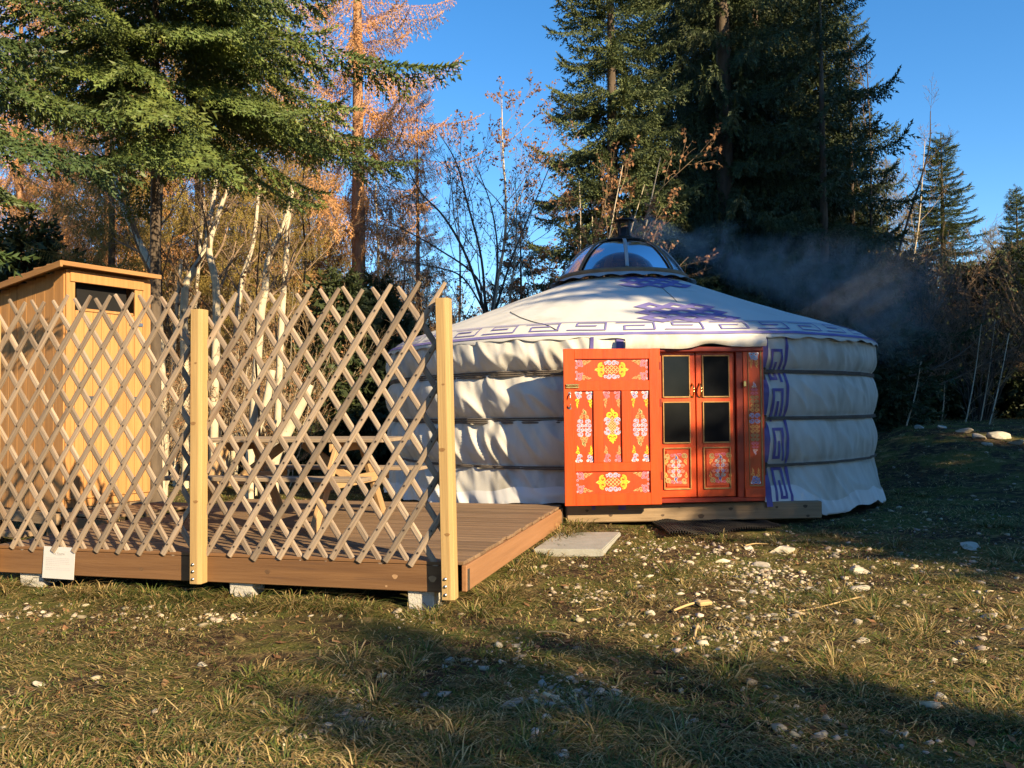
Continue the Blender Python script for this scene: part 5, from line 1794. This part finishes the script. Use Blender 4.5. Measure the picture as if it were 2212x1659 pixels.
# taller fringe along the deck foot and beam
ff = rs.rand(170)
ff = [a for a in ff if min(abs(DW * a - b_) for b_ in (.45, 1.95, 3.75)) > .22]
fx = [D(DW * a, -.03 - .25 * rs.rand()) for a in ff] + [D(-.06 - .22 * rs.rand(), DD_ * a) for a in rs.rand(70)]
tx = np.concatenate([tx, [p[0] for p in fx]]); ty = np.concatenate([ty, [p[1] for p in fx]])
nt_ = rs.randint(22, 80, len(tx))
size = rs.uniform(.5, 1.45, len(tx)) * (nt_ / 60 + .45)
ti = np.repeat(np.arange(len(tx)), nt_)
n = len(ti)
az = rs.uniform(0, 6.28, n)
wind = rs.uniform(-.6, .6, len(tx))[ti]
spd = np.abs(rs.randn(n)) * .045 * size[ti]
bx, by = tx[ti] + np.cos(az) * spd, ty[ti] + np.sin(az) * spd
L = rs.uniform(.06, .155, n) * size[ti]
dry = rs.rand(len(tx))[ti]
tone = tones(n, .15 + .6 * dry, rs)
V2, F2, S2 = blades(bx, by, L, np.clip(rs.uniform(.66, 1.12, n), 0, 1.02), az + wind, tone, rs.uniform(.0016, .0030, n) * (1 + by / 14))
# flattened thatch
x, y = sample_ground(60000, 1.25, 3.1, 15, seed=21)
keep = (~blocked(x, y)) & (rs.rand(len(x)) < sst((fbm(x * .8 + 7, y * .8, 96) - .28) / .2) * (1 - .5 * stony(x, y)))
x, y = x[keep], y[keep]; n = len(x)
patch = fbm(x * 1.6, y * 1.6, 98) * 6.28 * 2
V3, F3, S3 = blades(x, y, rs.uniform(.04, .13, n), rs.uniform(.93, 1.03, n), patch + rs.randn(n) * .6, tones(n, .66, rs), rs.uniform(.0015, .003, n) * (1 + y / 10))
V3[:, 2] += np.repeat(rs.uniform(.004, .022, n), 5)
grass = add('grass', trimesh('grass', np.concatenate([V1, V2, V3]), np.concatenate([F1, F2 + len(V1), F3 + len(V1) + len(V2)]), m_grass, shade=np.concatenate([S1, S2, S3])))
tag(grass, 'short dry winter grass and tussocks around the deck', 'grass', kind='stuff')

# moss cushions / low leafy weeds as tiny rosettes
x, y = sample_ground(5200, 1.1, 3.1, 14, seed=4)
keep = ~blocked(x, y) & (fbm(x * 1.3, y * 1.3, 99) > .44)
x, y = x[keep], y[keep]; n = len(x)
k5 = 5
xx, yy = np.repeat(x, k5) + rs.randn(n * k5) * .008, np.repeat(y, k5) + rs.randn(n * k5) * .008
V, F, S = blades(xx, yy, rs.uniform(.02, .04, n * k5), rs.uniform(.6, 1, n * k5), rs.uniform(0, 6.28, n * k5), tones(n * k5, .05, rs) * np.array([1.0, 1.25, .8]), rs.uniform(.005, .009, n * k5))
ms = add('ground_cover', trimesh('ground_cover', V, F, m_grass, shade=S))
tag(ms, 'mossy low weeds between the grass', 'ground cover', kind='stuff')

# stones
m_stone = mat('pale_limestone', (.52, .465, .37), (.40, .36, .285), rough=.9, scale=14, bump=.5, bscale=25, c3=(.30, .29, .24), scale3=4, ramp3=(.58, .72), rand=.12)
m_pebble = mat('limestone_chips', (.52, .455, .355), (.38, .335, .265), rough=.9, scale=8, attr='tint')
def ico(sub):
    bm = bmesh.new(); bmesh.ops.create_icosphere(bm, subdivisions=sub, radius=1)
    V = np.array([v.co[:] for v in bm.verts]); F = np.array([[v.index for v in f.verts] for f in bm.faces]); bm.free()
    return V, F
I1 = ico(1); I2 = ico(2); I3 = ico(3)
def rock_mesh(seed, sx, sy, sz, base=I2, rough_=.28):
    r = np.random.RandomState(seed)
    V = base[0].copy()
    for _ in range(13):                               # cut facets
        nrm_ = r.randn(3); nrm_ /= np.linalg.norm(nrm_)
        d = r.uniform(.30, .85)
        h = V @ nrm_
        V = V - np.clip(h - d, 0, None)[:, None] * nrm_[None] * .97
    V /= np.abs(V).max(0)
    V *= 1 + rough_ * (r.rand(len(V), 1) - .5) * .6
    V[:, 0] += .25 * V[:, 2] * r.randn(); V[:, 1] += .25 * V[:, 2] * r.randn()
    return V * np.array([sx, sy, sz])
chip = [rock_mesh(s, 1, .8, .55, I1, .5) for s in range(8)]
# chips scattered with clusters
cx_, cy_ = sample_ground(14000, 1.0, 3.2, 17, seed=6)
dens = .05 + .95 * stony(cx_, cy_) * sst((cx_ + 1.2) / 1.5) + .25 * sst((fbm(cx_ * 2.2, cy_ * 2.2, 93) - .52) / .08)
band = np.exp(-((cy_ - 8.2 + .15 * cx_) / 1.5) ** 2) * sst((cx_ - .2) / 1.0)
keep = ~blocked(cx_, cy_) & (rs.rand(len(cx_)) < dens * (.30 + .45 * band))
cx_, cy_ = cx_[keep], cy_[keep]
def cluster(u, v, n, spr_):
    p = G(u, v)
    n = int(n * 2.5)
    return p[0] + rs.randn(n) * spr_, p[1] + rs.randn(n) * spr_ * 1.1
for u, v, n, s_ in ((660, 1560, 60, .16), (760, 1530, 40, .16), (1240, 1500, 60, .13), (1270, 1290, 40, .16), (1100, 1420, 40, .15), (1640, 1245, 90, .30), (1720, 1290, 60, .34), (1500, 1200, 60, .55), (1780, 1205, 70, .6),
                    (1620, 1350, 60, .22), (1600, 1400, 40, .2), (1920, 1270, 60, .6), (480, 1340, 30, .1), (1400, 1180, 40, .4), (700, 1570, 40, .12), (1200, 1530, 40, .14), (1780, 1590, 30, .15), (905, 1330, 24, .1), (300, 1330, 30, .2), (60, 1330, 30, .3), (1950, 1130, 40, .8), (2050, 1230, 40, .6)):
    a, b = cluster(u, v, n, s_)
    ok_ = ~blocked(a, b)
    cx_, cy_ = np.concatenate([cx_, a[ok_]]), np.concatenate([cy_, b[ok_]])
n = len(cx_)
sz = np.exp(rs.randn(n) * .62) * .0105 * (1 + cy_ * .03)
sz = np.clip(sz, .006, .045)
V, F, S = [], [], []
cz = ground_z(cx_, cy_)
off = 0
for i in range(n):
    c = chip[rs.randint(8)]
    a = rs.uniform(0, 6.28); ca, sa = math.cos(a), math.sin(a)
    v = c @ np.array([[ca, sa, 0], [-sa, ca, 0], [0, 0, 1]]) * sz[i] + np.array([cx_[i], cy_[i], cz[i] + sz[i] * .10])
    V.append(v); F.append(I1[1] + off); off += len(v)
    S.append(np.full((len(I1[1]), 3), rs.uniform(.42, 1.2)) * np.array([1, rs.uniform(.93, 1), rs.uniform(.82, 1.02)]))
ch = add('stone_chips', trimesh('stone_chips', np.concatenate(V), np.concatenate(F), m_pebble, shade=np.concatenate(S)))
tag(ch, 'pale limestone chips strewn over the grass', 'gravel', kind='stuff')

def stone(u, v, w, lab, seed, flat=.5, deep=.7, group=None, tilt=0):
    """w: apparent width in picture units"""
    p = G(u, v)
    s = w / 2 * p[1] / FPX * 1.12
    V = rock_mesh(seed, s, s * deep, s * flat * .8, I3, .10)
    o = add('stone', trimesh('stone', V, I3[1], m_stone), None, T(p[0], p[1] + s * .2, p[2] + s * flat * .10) @ RZ(seed * 1.7) @ RX(tilt))
    tag(o, lab, 'stone', group)
    return o
big = [((1103, 1527), 92, 'large flat white limestone in the foreground grass', .16, .55), ((1178, 1556), 34, 'pointed white stone just right of the large flat one', .7, .8), ((1190, 1590), 42, 'rounded grey stone below the pointed white one', .5, .8),
       ((1214, 1640), 46, 'upright white stone at the bottom edge of the picture', .9, .8), ((1606, 1493), 24, 'bright white egg shaped stone alone in the shaded grass', .6, .7), ((2010, 1530), 46, 'knobbly grey rock heap in the right foreground', .9, .9),
       ((2033, 1512), 36, 'small grey rock leaning on the knobbly heap', .8, .8), ((1680, 1195), 56, 'largest pale rock of the stony patch below the door beam', .55, .8), ((1650, 1225), 50, 'flat pale rock in the middle of the stony patch', .35, .8),
       ((1560, 1215), 44, 'low pale rock at the left of the stony patch', .4, .8), ((1850, 1238), 42, 'angular grey rock at the right of the stony patch', .6, .9), ((1860, 1275), 48, 'pale rock half sunk in grass right of the stony patch', .4, .8),
       ((1760, 1277), 50, 'long low pale rock below the stony patch', .3, .6), ((2100, 1184), 78, 'flat brown stone lying alone in the shaded grass on the right', .2, .5), ((2136, 1335), 30, 'pale cube-like rock near the right edge', .8, .9),
       ((1870, 1390), 40, 'grey rock in the tussocks on the right', .5, .8), ((84, 1481), 28, 'white stone lying in the sunny grass at the lower left', .7, .8), ((2205, 1548), 34, 'white stone cut by the right edge', .6, .8), ((1150, 1600), 22, 'small white stone left of the rounded grey one', .5, .8),
       ((2200, 1590), 36, 'lower white stone cut by the right edge', .5, .8), ((437, 1440), 24, 'cream stone in the left grass', .7, .8), ((1330, 1500), 30, 'grey stone on the right of the white chip patch', .5, .8)]
for i, ((u, v), w, lab, fl_, dp) in enumerate(big):
    stone(u, v, w, lab, 200 + i, fl_, dp)
r = random.Random(12)
for i in range(46):
    u, v = (r.uniform(1380, 2000), r.uniform(1180, 1420)) if i < 30 else (r.uniform(100, 2150), r.uniform(1380, 1640))
    stone(u, v, r.uniform(15, 27), 'small pale limestone among the chips in the grass', 300 + i, r.uniform(.35, .7), .8, 'small pale stones in the grass')
# rocks and grassy lip of the bank
for i, (u, v, w, lab) in enumerate(((1985, 925, 30, 'sunlit rock at the left end of the grassy bank'), (2085, 935, 38, 'sunlit rock standing in the middle of the grassy bank'), (2110, 948, 44, 'pale boulder row on the bank under the saplings'),
                                    (2160, 948, 60, 'largest pale boulder on the bank at the right'), (2190, 960, 40, 'pale boulder at the right edge of the bank'), (2040, 925, 26, 'small rock between the bank boulders'), (2135, 962, 30, 'low rock in front of the bank boulders'))):
    stone(u, v, w * .85, lab, 400 + i, .6, .8)

# fallen leaves and straw
x, y = sample_ground(900, 1.1, 3.3, 12, seed=9)
keep = ~blocked(x, y); x, y = x[keep], y[keep]; n = len(x)
z = ground_z(x, y) + .012
a = rs.uniform(0, 6.28, n); s = rs.uniform(.018, .042, n)
dxy = np.stack([np.cos(a), np.sin(a), rs.uniform(-.3, .5, n)], -1) * s[:, None]
pxy = np.stack([-np.sin(a), np.cos(a), rs.uniform(-.3, .3, n)], -1) * (s * .55)[:, None]
b = np.stack([x, y, z], -1)
V = np.stack([b - dxy, b + pxy, b + dxy, b - pxy], 1).reshape(-1, 3)
F = (np.arange(n)[:, None, None] * 4 + np.array([[0, 1, 2], [0, 2, 3]])[None]).reshape(-1, 3)
lv = add('fallen_leaves', trimesh('fallen_leaves', V, F, m_leaf, shade=np.repeat(rs.uniform(.6, 1.3, (n, 1)), 2, 0) * np.ones((1, 3))))
tag(lv, 'brown fallen leaves scattered in the grass', 'leaves', kind='stuff')
m_stick = mat('straw_stick', (.50, .36, .18), (.40, .28, .13), rough=.85, scale=9)
for i, (u0, v0, u1, v1, r_, lab) in enumerate(((1455, 1325, 1532, 1305, .010, 'yellow straw stick beside the stony patch'), (1500, 1390, 1508, 1350, .009, 'reddish twig sticking up right of the wood chip'), (1860, 1300, 1725, 1322, .006, 'long thin twig below the angular grey rock'),
                                               (1265, 1325, 1320, 1310, .006, 'pale stalk in the grass below the slab'), (880, 1432, 925, 1437, .006, 'short pale stalk in the shaded grass'), (770, 1425, 790, 1395, .005, 'thin upright stalk in the shaded grass'), (1160, 1372, 1230, 1382, .006, 'yellow stalk lying across bare soil'),
                                               (1610, 1165 + 20, 1660, 1178, .006, 'pale stick on the stones below the mat'))):
    p0, p1 = G(u0, v0), G(u1, v1)
    pts = np.stack([p0 + (p1 - p0) * t + np.array([0, 0, .02 + .015 * math.sin(t * 3 + i)]) for t in np.linspace(0, 1, 7)])
    V, F = tubes([(pts, np.full(7, r_))], 5, True)
    o = add('stick', trimesh('stick', V, F, m_stick))
    tag(o, lab, 'stick')
wc = G(1522, 1312)
wcm = T(wc[0], wc[1], wc[2] + .03) @ RZ(.4) @ RX(.2)
tag(box('wood_chip', (.11, .05, .03), wcm, m_stick, None, .006), 'small cut piece of yellow wood lying by the stony patch', 'wood chip')

# ------------------------------------------------------------------ chimney smoke
m_smoke = bpy.data.materials.new('thin_wood_smoke')
m_smoke.use_nodes = True
def _smoke():
    nt = m_smoke.node_tree; N = nt.nodes; Lk = nt.links
    N.remove(N['Principled BSDF'])
    pv = N.new('ShaderNodeVolumePrincipled')
    pv.inputs['Color'].default_value = (.90, .93, .97, 1)
    pv.inputs['Anisotropy'].default_value = .2
    tc = N.new('ShaderNodeTexCoord')
    sx = N.new('ShaderNodeSeparateXYZ'); Lk.new(tc.outputs['Object'], sx.inputs[0])
    def math_(op, a, b):
        m = N.new('ShaderNodeMath'); m.operation = op
        for i, q in enumerate((a, b)):
            if isinstance(q, (int, float)): m.inputs[i].default_value = q
            else: Lk.new(q, m.inputs[i])
        return m.outputs[0]
    # local axis: x along the plume, y/z across; width grows with x
    wdt = math_('ADD', math_('MULTIPLY', sx.outputs[0], .20), .16)
    nz_ = N.new('ShaderNodeTexNoise'); nz_.inputs['Scale'].default_value = 1.5; nz_.inputs['Detail'].default_value = 5; nz_.inputs['Distortion'].default_value = .9
    Lk.new(tc.outputs['Object'], nz_.inputs['Vector'])
    wob = math_('MULTIPLY', math_('SUBTRACT', nz_.outputs[0], .5), .9)
    yy = math_('DIVIDE', sx.outputs[1], wdt)
    zz = math_('DIVIDE', math_('ADD', sx.outputs[2], wob), wdt)
    r2 = math_('ADD', math_('MULTIPLY', yy, yy), math_('MULTIPLY', zz, zz))
    fall = math_('SUBTRACT', 1.0, r2)
    n2 = N.new('ShaderNodeTexNoise'); n2.inputs['Scale'].default_value = 2.6; n2.inputs['Detail'].default_value = 6; n2.inputs['Distortion'].default_value = 1.2
    Lk.new(tc.outputs['Object'], n2.inputs['Vector'])
    puff = math_('MAXIMUM', math_('SUBTRACT', n2.outputs[0], .36), 0.0)
    dn = math_('MULTIPLY', math_('MAXIMUM', fall, 0.0), puff)
    dn = math_('MULTIPLY', dn, math_('DIVIDE', 12, math_('ADD', math_('MULTIPLY', sx.outputs[0], 2.0), .45)))
    Lk.new(dn, pv.inputs['Density'])
    Lk.new(pv.outputs[0], N['Material Output'].inputs['Volume'])
_smoke()
prof = [(.0, .20), (.5, .55), (1.5, .95), (3.0, 1.25), (4.6, 1.45), (5.6, 1.3)]
V = []
for xx_, rr_ in prof:
    for k in range(16):
        a = k * PI / 8
        V.append((xx_, rr_ * math.cos(a), rr_ * math.sin(a)))
V = np.array(V)
F = [tuple(f) for f in grid_faces(len(prof), 16, True)] + [tuple(range(16))[::-1], tuple(range((len(prof) - 1) * 16, len(prof) * 16))]
smk = add('chimney_smoke', pymesh('chimney_smoke', V, F, m_smoke), None, T(PC[0] + .02, PC[1], zr + 1.02) @ RZ(rad(14)) @ RY(rad(13)))
tag(smk, 'thin blue smoke drifting right from the stove pipe', 'smoke', kind='stuff')
